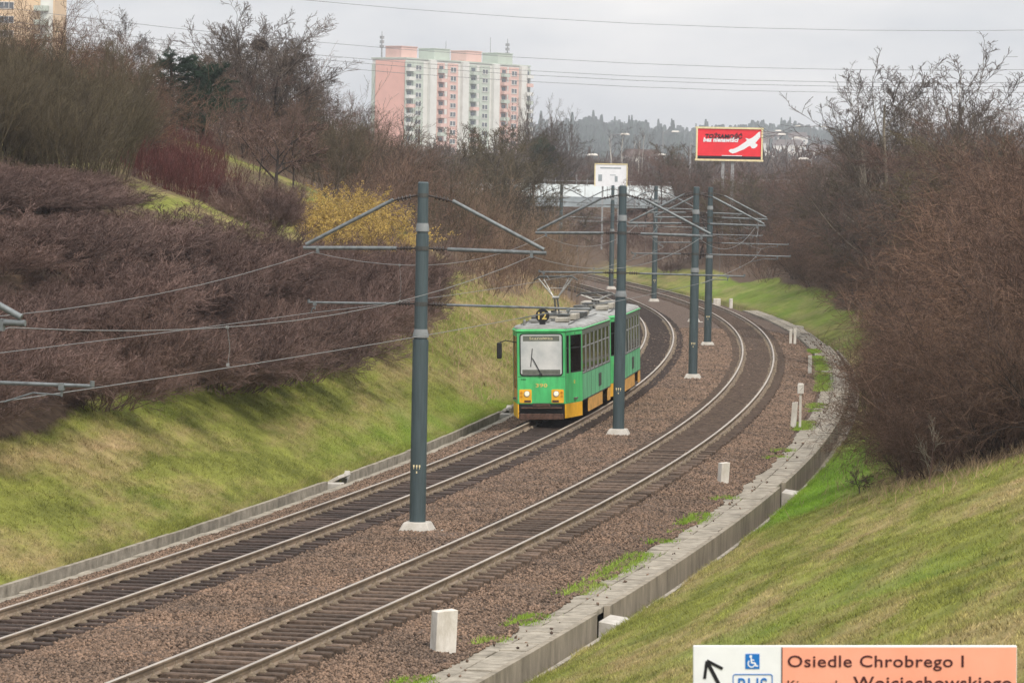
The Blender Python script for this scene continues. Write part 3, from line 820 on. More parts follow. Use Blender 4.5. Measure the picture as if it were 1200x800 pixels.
    skirt((1.2, 4.7), (1.2, 5.6), .16, .63, 'orange2'); skirt(plan[3], plan[4], .16, .63, 'yellow'); skirt(plan[5], plan[6], .16, .63, 'yellow'); skirt((-1.2, 5.6), (-1.2, 4.7), .16, .63, 'orange2')
    # side vents
    for y in (1.5,):
        v = MB(); v.box((1.206, y, 1.10), (.02, .95, .46))
        for i in range(5): v.box((1.218, y, .93 + i * .085), (.012, .9, .03))
        v.build('side_vent', M['darkgrey'], root)
    # under frame and bogies
    uf = MB(); uf.box((0, 0, .52), (1.8, 12.6, .3)); uf.build('underframe', M['black'], root)
    for by in (-3.55, 3.55):
        bg = MB(); bg.box((0, by, .34), (1.1, 2.1, .18)); 
        for sx in (-.85, .85): bg.box((sx, by, .36), (.10, 2.3, .16))
        b = bg.build('bogie', M['darkgrey'], root, bevel=.02)
        for ay in (-.95, .95):
            for sx in (-1, 1):
                w = MB(); w.tube((sx * .70, by + ay, .33), (sx * .80, by + ay, .33), .33, n=24); w.tube((sx * .80, by + ay, .33), (sx * .84, by + ay, .33), .12, n=14); w.build('wheel', M['redbrown'], b)
    # front face
    yf = -L2
    def rrect(w, h, r, n=5):
        pts = []
        for cx, cz, a0 in ((w / 2 - r, h / 2 - r, 0), (-w / 2 + r, h / 2 - r, 90), (-w / 2 + r, -h / 2 + r, 180), (w / 2 - r, -h / 2 + r, 270)):
            for i in range(n + 1):
                a = R_(a0 + 90 * i / n); pts.append((cx + r * math.cos(a), cz + r * math.sin(a)))
        return pts
    def on_face(poly, cx, cz, y0, y1, name, m, parent=None, sgn=-1):
        q = MB(); q.prism([(p[0] + cx, p[1] + cz) for p in poly], sgn * -yf + sgn * y0, sgn * -yf + sgn * y1); return q.build(name, M[m], parent or root)
    for sgn in (-1, 1):
        gk = on_face(rrect(1.48, 1.44, .10), 0, 2.31, -.03, .018, 'windscreen' if sgn < 0 else 'rear_window', 'black', sgn=sgn)
        on_face(rrect(1.40, 1.36, .08), 0, 2.31, .012, .026, 'pane', 'glare_pane', gk, sgn)
        on_face([(-.78, -.16), (.78, -.16), (.76, .16), (-.76, .16)], 0, .47, -.14, -.02, 'bumper_recess', 'black', sgn=sgn)
        bb = MB(); bb.box((0, sgn * (L2 + .02), .20), (1.5, .22, .20)); bb.box((0, sgn * (L2 + .06), .50), (1.40, .18, .05)); bb.box((0, sgn * (L2 + .06), .585), (.6, .12, .10)); bb.build('bumper_beam', M['redbrown'] if sgn < 0 else M['darkgrey'], root, bevel=.02)
        for sx in (-1, 1):
            hp = on_face(rrect(.42, .46, .04), sx * .55, .90, -.02, .016, 'lamp_panel', 'yellow', sgn=sgn)
            rg = MB(); rg.tube((sx * .50, sgn * (L2 + .010), .98), (sx * .50, sgn * (L2 + .032), .98), .105, n=20); rg.build('lamp_bezel', M['steel'], hp)
            hl = MB(); hl.tube((sx * .50, sgn * (L2 + .028), .98), (sx * .50, sgn * (L2 + .045), .98), .088, .07, n=20); hl.build('headlight' if sgn < 0 else 'tail_light', M['lampglass'] if sgn < 0 else M['amber'], hp)
            am = MB(); am.tube((sx * .69, sgn * (L2 + .012), 1.02), (sx * .69, sgn * (L2 + .03), 1.02), .045, n=12); am.tube((sx * .69, sgn * (L2 + .012), .90), (sx * .69, sgn * (L2 + .03), .90), .045, n=12); am.build('indicator_lamp', M['amber'], hp)
            dk = MB(); dk.box((sx * .48, sgn * (L2 + .02), .73), (.22, .02, .07)); dk.build('lamp_slot', M['redbrown'], hp)
    wp = MB(); wp.tube((-.02, yf - .045, 1.60), (-.02, yf - .03, 1.68), .05, .04, 10); wp.tube((-.02, yf - .05, 1.66), (-.30, yf - .05, 2.20), .011, n=6); wp.tube((.0, yf - .05, 1.66), (-.26, yf - .05, 2.14), .009, n=6)
    wp.tube((-.36, yf - .035, 1.90), (-.30, yf - .035, 2.52), .014, n=6); wp.build('wiper', M['black'], root)
    gr = MB(); gr.box((0, yf - .006, 1.10), (.40, .012, .05)); 
    put_text('fleet_number', '390', -.20, yf - .004, 1.20, .40, .13, M['cream'] if False else M['frame_yellow'], root, extrude=.003, bold=.02)
    put_text('depot_mark', '390', -.70, yf - .004, 1.44, .16, .06, M['ink'], root, extrude=.002)
    mk = MB(); mk.box((.99, -5.76, 1.35), (.02, .12, .12), rot=Matrix.Rotation(math.atan2(2.0, .42), 3, 'Z')); mk.build('side_mark', M['frame_yellow'], root)
    sm = MB()
    for sx in (-.835, .835): sm.box((sx * .995, yf - .002, 1.9), (.012, .012, 2.4))
    sm.box((0, yf - .003, 1.565), (1.60, .008, .014)); sm.box((0, yf - .003, .655), (.62, .008, .02)); sm.build('panel_seam', M['darkgrey'], root)
    ds = MB(); ds.box((0, yf - .027, 1.72), (1.30, .004, .16)); ds.box((0, yf - .0275, 2.86), (1.24, .004, .18)); ds.build('dashboard', M['bandgrey'], root)
    sd = MB()
    for i in range(8): sd.box((1.204, -4.6 + i * 1.46, 1.1), (.006, .012, .9))
    sd.box((1.204, .4, 1.57), (.012, 10.2, .02)); sd.box((1.206, .4, .66), (.014, 10.2, .03)); sd.build('side_seam', M['darkgrey'], root)
    # mirror on the left
    mr = MB(); mr.path([(-.85, yf + .25, 2.72), (-1.22, yf - .05, 2.80), (-1.40, yf - .12, 2.74)], .018, 7); mo = mr.build('mirror_arm', M['black'], root)
    mm = MB(); mm.box((-1.42, yf - .12, 2.46), (.17, .10, .55)); mm.build('mirror', M['black'], mo, bevel=.03)
    # lamps and antenna on the roof edge
    an = MB(); an.tube((-.62, -6.3, 3.26), (-.62, -6.3, 3.42), .05, .04, 10); an.tube((-.62, -6.3, 3.42), (-.62, -6.3, 3.50), .055, .03, 10); an.build('antenna', M['roofgrey'], root)
    if number12:
        lb = MB(); lb.box((0, -6.28, 3.36), (.2, .10, .16)); lb.tube((0, -6.30, 3.62), (0, -6.22, 3.62), .235, n=28); bd = lb.build('route_board', M['black'], root)
        put_text('route_number', '12', -.145, -6.306, 3.495, .29, .25, M['frame_yellow'], bd, extrude=.004, bold=.02)
        put_text('destination_text', 'Staro\u0142\u0119ka', -.40, yf - .027, 2.80, .80, .11, M['cream'], root, extrude=.002)
    else:
        cp = MB(); cp.tube((0, yf - .65, .45), (0, yf + .1, .45), .06, n=8); cp.build('coupler', M['darkgrey'], root)
    return root
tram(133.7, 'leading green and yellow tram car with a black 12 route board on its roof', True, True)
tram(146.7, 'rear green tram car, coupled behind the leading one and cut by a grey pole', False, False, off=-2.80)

# ------------------------------------------------------------------ direction sign nearest the lens
def direction_sign():
    Y = 28.0; k = Y / F
    x0, _, z0 = at(815.7, 753, Y)
    root = empty('direction_sign', (x0 + 1.2, Y, zat(x0 + 1.2, Y + .1)), 0, label='salmon and white direction sign with black arrow and dark lettering', cat='sign')
    root.rotation_euler = (0, -ROLL, 0)
    dz = -root.location.z
    W = 381 * k; Hh = 92 * k; s = k / 3
    ox = x0 - root.location.x; oz = z0 + dz
    tilt = math.tan(R_(.15))
    def X(u): return ox + (u - 47) * s
    def Zz(v): return oz - (v - 100) * s
    pn = MB(); pn.box((ox + W / 2, .03, oz - Hh / 2), (W, .04, Hh)); panel = pn.build('panel', M['white'], root, bevel=.004)
    og = MB(); og.box(((X(362) + X(1188)) / 2, .007, (Zz(105) + oz - Hh + .01) / 2), (X(1188) - X(362), .004, Zz(105) - (oz - Hh + .01))); og.build('salmon_field', M['sign_orange'], panel)
    dv = MB(); dv.box((X(360), .006, oz - Hh / 2), (.006, .006, Hh - .02)); dv.build('divider', M['ink_brown'], panel)
    ar = MB()
    def stroke(mb, a, b, w, y=.005):
        ax, az_ = X(a[0]), Zz(a[1]); bx, bz = X(b[0]), Zz(b[1]); dx, dz_ = bx - ax, bz - az_; L = math.hypot(dx, dz_); nx, nz = -dz_ / L * w / 2, dx / L * w / 2
        mb.prism([(ax + nx, az_ + nz), (bx + nx, bz + nz), (bx - nx, bz - nz), (ax - nx, az_ - nz)], y, y + .004)
    stroke(ar, (97, 158), (182, 320), .028); stroke(ar, (95, 152), (151, 181), .022, .0045); stroke(ar, (95, 154), (87, 216), .022, .0042); ar.build('arrow', M['ink'], panel)
    # wheelchair symbol
    bl = MB(); bl.box(((X(231) + X(281)) / 2, .007, (Zz(128) + Zz(181)) / 2), (X(281) - X(231), .004, Zz(128) - Zz(181))); sq = bl.build('wheelchair_symbol', M['blue'], panel)
    wc = MB(); cx, cz = 253, 134
    def disc(mb, u, v, r, y=.003):
        n = 16; mb.prism([(X(u) + r * math.cos(2 * math.pi * i / n), Zz(v) + r * math.sin(2 * math.pi * i / n)) for i in range(n)], y, y + .003)
    disc(wc, 250, 137, 5 * s)
    def arc(mb, u, v, r, a0, a1, w, y=.003, n=14):
        for i in range(n):
            t0, t1 = R_(a0 + (a1 - a0) * i / n), R_(a0 + (a1 - a0) * (i + 1) / n)
            stroke(mb, (u + r * math.cos(t0), v - r * math.sin(t0)), (u + r * math.cos(t1), v - r * math.sin(t1)), w, y)
    arc(wc, 253, 162, 12.5, 130, 370, 4.5 * s); stroke(wc, (251, 142), (253, 160), 5 * s, .0032); stroke(wc, (252, 160), (264, 160), 5 * s, .0034); stroke(wc, (264, 159), (270, 172), 5 * s, .0036); stroke(wc, (270, 172), (276, 170), 4 * s, .0038); stroke(wc, (251, 150), (263, 150), 3.5 * s, .004)
    wc.build('pictogram', M['white'], sq)
    bx = MB()
    for a, b in (((195, 201), (319, 201)), ((188, 208), (188, 282)), ((326, 208), (326, 282)), ((195, 289), (319, 289))): stroke(bx, a, b, 3 * s)
    arc(bx, 195, 208, 7, 90, 180, 3 * s, .005, 5); arc(bx, 319, 208, 7, 0, 90, 3 * s, .005, 5); arc(bx, 195, 282, 7, 180, 270, 3 * s, .005, 5); arc(bx, 319, 282, 7, 270, 360, 3 * s, .005, 5)
    bb = bx.build('bus_box', M['blue'], panel)
    put_text('bus_text', 'BUS', X(206), .007, Zz(272), X(308) - X(206), Zz(213) - Zz(272), M['blue'], bb)
    put_text('sign_text', 'Osiedle Chrobrego I', X(380), .004, Zz(188), X(1002) - X(380), Zz(133) - Zz(188), M['ink_brown'], panel, bold=.008)
    put_text('sign_text', 'Kierunek', X(380), .004, Zz(253), X(572) - X(380), Zz(222) - Zz(253), M['ink_brown'], panel, bold=.004)
    put_text('sign_text', 'Wojciechowskiego', X(612), .004, Zz(266), X(1172) - X(612), Zz(208) - Zz(266), M['ink_brown'], panel, bold=.012)
    for u in (.18, .82):
        p = MB(); p.tube((ox + W * u, .085, -.3), (ox + W * u, .085, oz - .04), .03, n=12); p.box((ox + W * u, .06, oz - .12), (.10, .02, .04)); p.box((ox + W * u, .06, oz - Hh + .1), (.10, .02, .04)); p.build('sign_post', M['galv'], root)
direction_sign()

# ------------------------------------------------------------------ billboards
def billboard_red():
    Y = 352.; x0, _, z0 = at(817, 149.5, Y); x1, _, z1 = at(892.5, 188.5, Y)
    W = x1 - x0; Hh = z0 - z1; zb = zat(x0 + W / 2, Y)
    root = empty('billboard', ((x0 + x1) / 2, Y, zb), R_(0), label='large red billboard with black and white lettering and a white flying bird', cat='billboard')
    b = z1 - zb; h = W / 2
    pn = MB(); pn.box((0, .12, b + Hh / 2), (W, .2, Hh)); panel = pn.build('panel', M['red_sign'], root)
    fr = MB()
    for c, sz in (((0, .1, b + Hh), (W + .3, .34, .17)), ((0, .1, b), (W + .3, .34, .17)), ((-h, .1, b + Hh / 2), (.15, .34, Hh - .17)), ((h, .1, b + Hh / 2), (.15, .34, Hh - .17))): fr.box(c, sz)
    fr.build('frame', M['cream'], root)
    bs = MB(); bs.box((0, .012, b + .24), (W - .16, .012, .28)); bs.build('black_strip', M['ink'], panel)
    ws = MB(); ws.box((.25, .009, b + .42), (1.9, .012, .06)); ws.build('small_print', M['white'], panel)
    U = lambda u: (u / 1200 * 82 + 815 - 817) / 75.5 * W - h
    Vv = lambda v: b + Hh - ((v / 732 * 50 + 145) - 149.5) / 39 * Hh
    put_text('headline', 'TO\u017bSAMO\u015a\u0106', U(170), .014, Vv(258), U(800) - U(170), Vv(150) - Vv(258), M['ink'], panel, extrude=.01, bold=.05, shear=.15)
    put_text('headline', 'bez nienawi\u015bci', U(135), .010, Vv(318), U(735) - U(135), Vv(228) - Vv(318), M['white'], panel, extrude=.01, bold=.05, shear=.2)
    bird = [(570, 470), (600, 500), (640, 518), (700, 500), (760, 470), (830, 440), (900, 390), (935, 375), (965, 420), (1010, 420), (1050, 385), (1060, 350), (1020, 330), (1040, 300), (1070, 260), (1104, 225), (1104, 120), (1070, 130), (1020, 185), (960, 235), (910, 255), (870, 240), (850, 250), (880, 275), (860, 300), (800, 345), (720, 400), (650, 435), (600, 440)]
    bd = MB(); bd.prism([(U(p[0]), Vv(p[1])) for p in bird], .004, .016); bd.build('bird_print', M['white'], panel)
    for dx in (-.55, .35):
        p = MB(); p.box((dx, .3, b / 2 - .3), (.28, .28, b + .6)); p.build('support_post', M['lampgrey'], root)
billboard_red()

def billboard_white():
    Y = 395.; x0, _, z0 = at(697.5, 192, Y); x1, _, z1 = at(734.5, 219, Y); W = x1 - x0; Hh = z0 - z1
    root = empty('billboard', ((x0 + x1) / 2, Y, zat((x0 + x1) / 2, Y)), 0, label='small white billboard with a cream frame and faint blurred print above the overpass', cat='billboard')
    b = z1 - root.location.z; h = W / 2
    pn = MB(); pn.box((0, .1, b + Hh / 2), (W, .16, Hh)); panel = pn.build('panel', M['white'], root)
    fr = MB()
    for c, sz in (((0, .1, b + Hh), (W + .1, .26, .12)), ((-h, .1, b + Hh / 2), (.12, .26, Hh)), ((h, .1, b + Hh / 2), (.12, .26, Hh))): fr.box(c, sz)
    fr.build('frame', M['cream'], root)
    pr_ = MB(); pr_.box((-.05, .015, b + Hh - .42), (2.2, .01, .14)); pr_.box((-h + .55, .015, b + .9), (.4, .01, .7)); pr_.box((.55, .015, b + .8), (.3, .01, .6)); pr_.box((.2, .014, b + 1.2), (.6, .01, .08)); pr_.build('faint_print', M['bluegrey'], panel)
    for dx in (-h * .5, h * .5):
        p = MB(); p.box((dx, .3, b / 2 - .2), (.18, .18, b + .4)); p.build('support_post', M['lampgrey'], root)
billboard_white()

# ------------------------------------------------------------------ overpass behind the bend
def overpass():
    Y = 425.; x0 = at(425, 225, Y)[0]; x1 = at(790, 228, Y)[0]
    zt = 8.12; zm = at(700, 231, Y)[2]; zbm = at(700, 243, Y)[2]
    root = empty('overpass', ((x0 + x1) / 2, Y, 5.0), 0, label='pale metal clad overpass crossing the line in the distance', cat='bridge')
    xc = root.location.x; L = x1 - x0
    def loc(z): return z - 5.0
    n = 14
    for i in range(n):
        xa = x0 - xc + L * i / n
        s = MB(); s.prism([(0, 0), (.06, 0), (.06, 1)], 0, 1)
        s = MB(); w = L / n - .05
        s.add([(xa, -.25, loc(zm)), (xa + w, -.25, loc(zm)), (xa + w, .35, loc(zt)), (xa, .35, loc(zt)), (xa, -.15, loc(zm)), (xa + w, -.15, loc(zm)), (xa + w, .45, loc(zt)), (xa, .45, loc(zt))],
              [(0, 1, 2, 3), (7, 6, 5, 4), (0, 4, 5, 1), (1, 5, 6, 2), (2, 6, 7, 3), (3, 7, 4, 0)]); s.build('barrier_panel', M['alu'], root)
    g = MB(); g.box((0, 4, loc((zm + zbm) / 2)), (L + 8, 8.4, zm - zbm - .04)); g.build('deck', M['bluegrey'], root)
    e = MB()
    for k in range(9): e.box((-L / 2 + L * k / 8, -.26, loc(zbm) + .5), (.12, .1, 1.0))
    e.build('deck_ribs', M['lampgrey'], root)
    for sx in (-1, 1):
        a = MB(); a.box((sx * (L / 2 - 1.5), 4, loc(zbm) / 2 - 1.2 + .0), (3, 8, 6.0)); a.build('abutment', M['concrete'], root)
    r = MB()
    for k in range(30):
        xx = -L / 2 + L * k / 29; r.box((xx, 7.6, loc(zt) - .3), (.05, .05, 1.9))
    for z in (.0, .6): r.box((0, 7.6, loc(zt) - .2 + z), (L, .04, .04))
    r.build('far_railing', M['lampgrey'], root)
overpass()

# ------------------------------------------------------------------ pink and green block of flats
def flats():
    Y = 1160.; x0, _, zr = at(476, 69, Y)
    ang = math.atan2(58, 38)
    zb = zat(x0, Y) - 2
    root = empty('apartment_block', (x0, Y, zb), 0, label='pink and pale green high-rise block of flats with a blank salmon gable', cat='apartment building')
    root.rotation_euler = (0, 0, ang)                                # local +x runs along the facade away from us, -y faces us
    Hh = zr - zb; Wd = 12.7; Ln = 70.; fl = 2.8
    bd = MB(); bd.box((Ln / 2, Wd / 2, Hh / 2), (Ln, Wd, Hh)); bd.build('wall', M['offwhite'], root)
    gb = MB(); gb.box((-.12, Wd / 2 - .6, Hh / 2 - .2), (.3, Wd - 1.6, Hh - .4)); gb.build('gable_panel', M['gable'], root)
    gs = MB(); gs.box((-.12, Wd - .55, Hh / 2 - .8), (.34, 1.2, Hh - 1.6)); gs.build('gable_strip', M['sage'], root)
    pr = MB(); pr.box((Ln / 2, Wd / 2, Hh + .2), (Ln + .6, Wd + .6, .45)); pr.build('parapet', M['sage'], root)
    wi = MB(); wi.box((0, 0, 0), (3.0, .16, 1.55)); wi.box((0, -.02, -.84), (3.2, .2, .12)); wme = wi.mesh('window', M['offwhite'])
    pa = MB(); pa.box((-.78, -.085, 0), (1.2, .05, 1.3)); pa.box((.78, -.085, 0), (1.2, .05, 1.3)); pme = pa.mesh('pane', M['pane'])
    ba = MB(); ba.box((0, -.7, -1.0), (3.4, 1.5, .18)); ba.box((0, -1.40, -.45), (3.4, .08, .95)); ba.box((-1.66, -.7, -.45), (.08, 1.4, .95)); ba.box((1.66, -.7, -.45), (.08, 1.4, .95))
    bmes = [ba.mesh('balcony', M[k]) for k in ('offwhite', 'pinkr', 'sage')]
    do = MB(); do.box((0, -.03, .15), (2.2, .05, 2.1)); dme = do.mesh('balcony_door', M['pane'])
    rs = random.Random(2); nf = 13
    cols = [(1.5, 'b', 0), (6.4, 'w', 'sage'), (13.5, 'p', 'offwhite'), (19.0, 'b', 1), (25.6, 'w', 'pinkr'), (31.6, 'p', 'offwhite'), (37.0, 'b', 2), (43.6, 'w', 'sage'), (49.3, 'p', 'offwhite'), (54.6, 'b', 1), (60.5, 'w', 'pinkr'), (65.3, 'p', 'offwhite'), (68.3, 'b', 0)]
    for u, k, v in cols:
        if k == 'w':
            st = MB(); st.box((u, -.1, Hh / 2 - .3), (5.6, .24, Hh - .6)); st.build('facade_strip', M[v], root)
            for i in range(nf):
                w = link('window', wme, root); w.location = (u, -.26, Hh - 2.5 - i * fl); p = link('pane', pme, w)
        elif k == 'p':
            st = MB(); st.box((u, -.55, Hh / 2), (3.4, 1.1, Hh + .3)); st.build('stair_shaft', M[v], root)
        else:
            rc = MB(); rc.box((u, -.06, Hh / 2 - .3), (4.0, .14, Hh - .6)); rc.build('facade_strip', M['pinkr' if v == 1 else 'sage'], root)
            for i in range(nf):
                b = link('balcony', bmes[v] if rs.random() < .7 else bmes[rs.randrange(3)], root); b.location = (u, -.10, Hh - 2.7 - i * fl); dd = link('balcony_door', dme, b); dd.location = (0, -.04, 0)
    for u, m in ((5, 'pinkr'), (23, 'sage'), (41, 'pinkr'), (59, 'sage')):
        b = MB(); b.box((u, Wd / 2 - 1, Hh + 2.0), (8.5, 6.0, 3.6)); b.box((u, Wd / 2 - 1, Hh + 3.9), (8.9, 6.4, .25)); b.build('roof_housing', M[m], root)
    for u, h, w in ((-.2, 8.5, 1), (6, 2.4, 0), (35, 7, 0), (56, 9, 0), (66, 9, 1)):
        a = MB(); a.tube((u + .6, Wd / 2 + 3.2 - 3 * (u > 50), Hh), (u + .6, Wd / 2 + 3.2 - 3 * (u > 50), Hh + h), .16 + .1 * w, .09, n=8)
        if w:
            for z in (.45, .62, .78): a.box((u + .6, Wd / 2 + 3.2 - 3 * (u > 50), Hh + h * z), (1.0, 1.0, .9))
        a.build('antenna_mast', M['lampgrey'], root)
flats()

def tan_block():
    Y = 720.; x1, _, zr = at(64.5, -22, Y); zb = zat(x1, Y) - 1
    root = empty('apartment_block', (x1, Y, zb), R_(-4), label='tan block of flats in the upper left corner behind bare trees', cat='apartment building')
    Hh = zr - zb
    b = MB(); b.box((-22, 6, Hh / 2), (44, 12, Hh)); b.build('wall', M['tanr'], root)
    s = MB(); s.box((-1.5, -.1, Hh / 2), (2.4, .3, Hh)); s.build('corner_strip', M['offwhite'], root)
    wi = MB(); wi.box((0, 0, 0), (2.9, .16, 1.4)); wme = wi.mesh('window', M['housewhite'])
    pa = MB()
    for k in (-1, 0, 1): pa.box((k * .93, -.09, 0), (.8, .04, 1.15))
    pme = pa.mesh('pane', M['pane'])
    bb = MB(); bb.box((0, -.7, -.5), (2.7, 1.3, 1.0)); bme = bb.mesh('balcony', M['sage'])
    for i in range(13):
        z = at(20, 6.5 + 16.7 * i, Y)[2] - zb
        if z < 1.5: break
        for u in (-9.3, -17.0, -25.5, -34):
            w = link('window', wme, root); w.location = (u, -.09, z); link('pane', pme, w)
        o = link('balcony', bme, root); o.location = (-2.4, -.25, z)
tan_block()

def house(px, py, Y, w, h, label, rc='rooftile', d=9., rh=2.6, rz=0.1, hx=None):
    x, _, z = at(px, py, Y)
    if hx is not None: x = hx; z = zat(x, Y)
    root = empty('house', (x, Y, z), rz, label=label, cat='house', group='houses on the far slope')
    b = MB(); b.box((0, 0, h / 2 - 1.5), (w, d, h + 3)); b.build('wall', M['housewhite'], root)
    r = MB(); r.prism([(-w / 2 - .4, h), (w / 2 + .4, h), (w / 2 - 1.5, h + rh), (-w / 2 + 1.5, h + rh)], -d / 2 - .4, d / 2 + .4); r.build('roof', M[rc], root)
    for k in range(max(2, int(w / 3.5))):
        f = MB(); u = -w / 2 + w * (k + .5) / max(2, int(w / 3.5)); f.box((u, -d / 2 - .03, h * .55), (1.4, .12, 1.5)); f.build('window', M['pane'], root)
for px, py, w, h, lab, rh in ((903, 176, 16, 7, 'pale far house with a broad dark roof just right of the red billboard', 3.4), (916, 184, 11, 6, 'small white far house in the middle of the distant slope', 3), (926, 183, 13, 6, 'white far house with wide front, rightmost of the near white pair', 3),
        (898, 183, 9, 7, 'narrow cream far house beside the mast behind the red billboard', 3.4), (936, 171, 10, 5, 'tiny white far house high on the distant slope', 3), (929, 172, 8, 5, 'tiny pale far house left of the highest white house', 3),
        (962, 188, 14, 5, 'white far house partly behind the bare twigs of the right bank', 3)):
    hx, hy = hit(px, py, 900, 3400); house(px, py, hy, w * 1.3, h * 1.3, lab, rh=rh * 1.2, rz=random.uniform(-.3, .3), hx=hx)
house(755, 199, 900, 7, 3, 'low pinkish far house behind birches between the billboards', rh=1.8, rz=.2)
house(743, 197, 950, 5, 3, 'pale low far house next to the birches', rh=1.8, rz=-.2)

def white_shed():
    Y = 360.; x, _, z = at(982, 240, Y); zb = zat(x, Y)
    root = empty('shed', (x, Y, zb), -.12, label='white shed with dark flat roof half hidden by shrubs on the right bank', cat='shed')
    b = MB(); b.box((.1, 0, .8), (3.1, 3, 1.9)); b.build('wall', M['housewhite'], root)
    r = MB(); r.box((.3, 0, 2.05), (4.0, 3.6, .55)); r.build('roof', M['rooftile'], root)
    e = MB(); e.box((.5, -1.85, 2.42), (3.8, .1, .16)); e.build('roof_edge', M['white'], root)
    d = MB(); d.box((.6, -1.52, .7), (.7, .06, 1.6)); d.build('door', M['lampgrey'], root)
white_shed()

def lamp(px, py, Y, label, arm=1.6, two=False):
    x, _, z = at(px, py, Y); zb = zat(x, Y) - .2; z = max(z, zb + 6)
    root = empty('street_lamp', (x, Y, zb), 0, label=label, cat='street lamp', group='far street lamps')
    p = MB(); p.tube((0, 0, 0), (0, 0, z - zb), .16, .09, 8)
    for s in ((-1, 1) if two else (1,)): p.tube((0, 0, z - zb - .2), (s * arm, 0, z - zb), .06, .05, 6)
    p.build('post', M['lampgrey'], root)
    for s in ((-1, 1) if two else (1,)):
        h = MB(); h.box((s * (arm + .5), 0, z - zb), (1.5, .5, .28), taper=.7); h.build('lamp_head', M['housewhite'], root, bevel=.05)
lamp(716, 157, 560, 'far street lamp with a white head over the birches')
lamp(777, 154, 640, 'far street lamp with a white head against the hill, nearest left of the red billboard')
lamp(676, 181, 500, 'far street lamp among brown trees beside the mistletoe tree')
lamp(761, 181, 620, 'small far street lamp low in the wood between the two billboards')
lamp(809, 168, 560, 'far street lamp head just left of the red billboard edge')
lamp(921, 161, 700, 'far street lamp with one arm just right of the red billboard')
lamp(950, 148, 900, 'tall far double lamp mast against the sky on the right', two=True, arm=2.6)
lamp(951, 186, 520, 'far street lamp in front of the white houses on the right', arm=-1.6)
lamp(890, 157, 620, 'far lamp post directly beside the red billboard right edge', arm=3.2)
lamp(900, 153, 760, 'far double lamp mast over the house roof', two=True)
def far_wall():
    Y = 560.; xa, _, z = at(836, 207, Y); xb = at(1010, 207, Y)[0]
    r = empty('far_fence', ((xa + xb) / 2, Y, z - 2), 0, label='long pale fence wall beyond the brown shrubs on the right', cat='fence')
    b = MB(); b.box((0, 0, 1.2), (xb - xa, .3, 1.1)); b.build('fence_panel', M['concrete_pale'], r)
    p = MB()
    for k in range(26): p.box((-(xb - xa) / 2 + (xb - xa) * k / 25, -.2, .9), (.18, .18, 2.4))
    p.build('fence_posts', M['lampgrey'], r)
far_wall()

# ------------------------------------------------------------------ branching plants
def norm(v): return v / np.maximum(np.linalg.norm(v, axis=-1, keepdims=True), 1e-9)

def branch(rs, P, D, L, R, levels, rmin=.0035):
    out = []
    for li, lv in enumerate(levels):
        n = len(P); k = lv['k']; p = P.copy(); d = D.copy(); tp = lv.get('tp', .7)
        pts = [p]; rad = [np.maximum(R, rmin)]; dirs = []
        for j in range(k):
            d = d + rs.randn(n, 3) * lv['w']; d[:, 2] += lv.get('up', 0); d = norm(d)
            p = p + d * (L / k)[:, None]; pts.append(p); dirs.append(d); rad.append(np.maximum(R * (1 - tp * (j + 1) / k), rmin))
        P0 = np.concatenate(pts[:-1]); P1 = np.concatenate(pts[1:]); R0 = np.concatenate(rad[:-1]); R1 = np.concatenate(rad[1:])
        out.append((P0, P1, R0, R1))
        if li == len(levels) - 1: break
        nc = lv['n']; t = lv.get('t0', .25) + (1 - lv.get('t0', .25)) * ((np.arange(nc)[None] + rs.rand(n, nc)) / nc)
        idx = np.minimum((t * k).astype(int), k - 1); fr = t * k - idx
        A = np.stack(pts); Dd = np.stack(dirs); Rr = np.stack(rad); ii = np.arange(n)[:, None]
        cp = A[idx, ii] * (1 - fr)[..., None] + A[idx + 1, ii] * fr[..., None]
        cd = Dd[idx, ii]; cr = Rr[idx, ii] * (1 - fr) + Rr[idx + 1, ii] * fr
        perp = norm(np.cross(cd, norm(rs.randn(n, nc, 3)))); a = np.radians(rs.normal(lv.get('ang', 40), lv.get('asd', 12), (n, nc)))[..., None]
        D = norm(cd * np.cos(a) + perp * np.sin(a)).reshape(-1, 3)
        Ln = (L[:, None] * lv.get('len', .5) * rs.uniform(.6, 1.25, (n, nc)) * (1.15 - .55 * t)).reshape(-1)
        P = cp.reshape(-1, 3); L = Ln; R = (cr * lv.get('rr', .6)).reshape(-1)
    return out

def segs_mesh(name, segs, m, ns=3):
    P0 = np.concatenate([s[0] for s in segs]); P1 = np.concatenate([s[1] for s in segs]); R0 = np.concatenate([s[2] for s in segs]); R1 = np.concatenate([s[3] for s in segs])
    a = norm(P1 - P0); ref = np.where(np.abs(a[:, 2:3]) < .9, np.array([[0, 0, 1.]]), np.array([[1., 0, 0]]))
    u = norm(np.cross(a, ref)); w = np.cross(a, u); n = len(P0)
    th = 2 * np.pi * np.arange(ns) / ns
    off = u[:, None] * np.cos(th)[None, :, None] + w[:, None] * np.sin(th)[None, :, None]
    V = np.concatenate([P0[:, None] + off * R0[:, None, None], (P1 + a * R1[:, None] * .3)[:, None] + off * R1[:, None, None]], 1).reshape(-1, 3)
    k = np.arange(ns); f = np.stack([k, (k + 1) % ns, ns + (k + 1) % ns, ns + k], -1).ravel()
    loops = (np.arange(n)[:, None] * (2 * ns) + f[None]).reshape(-1)
    me = raw_mesh(name, V, loops, 4, m)
    if ns > 3: me.polygons.foreach_set('use_smooth', [True] * len(me.polygons))
    return me

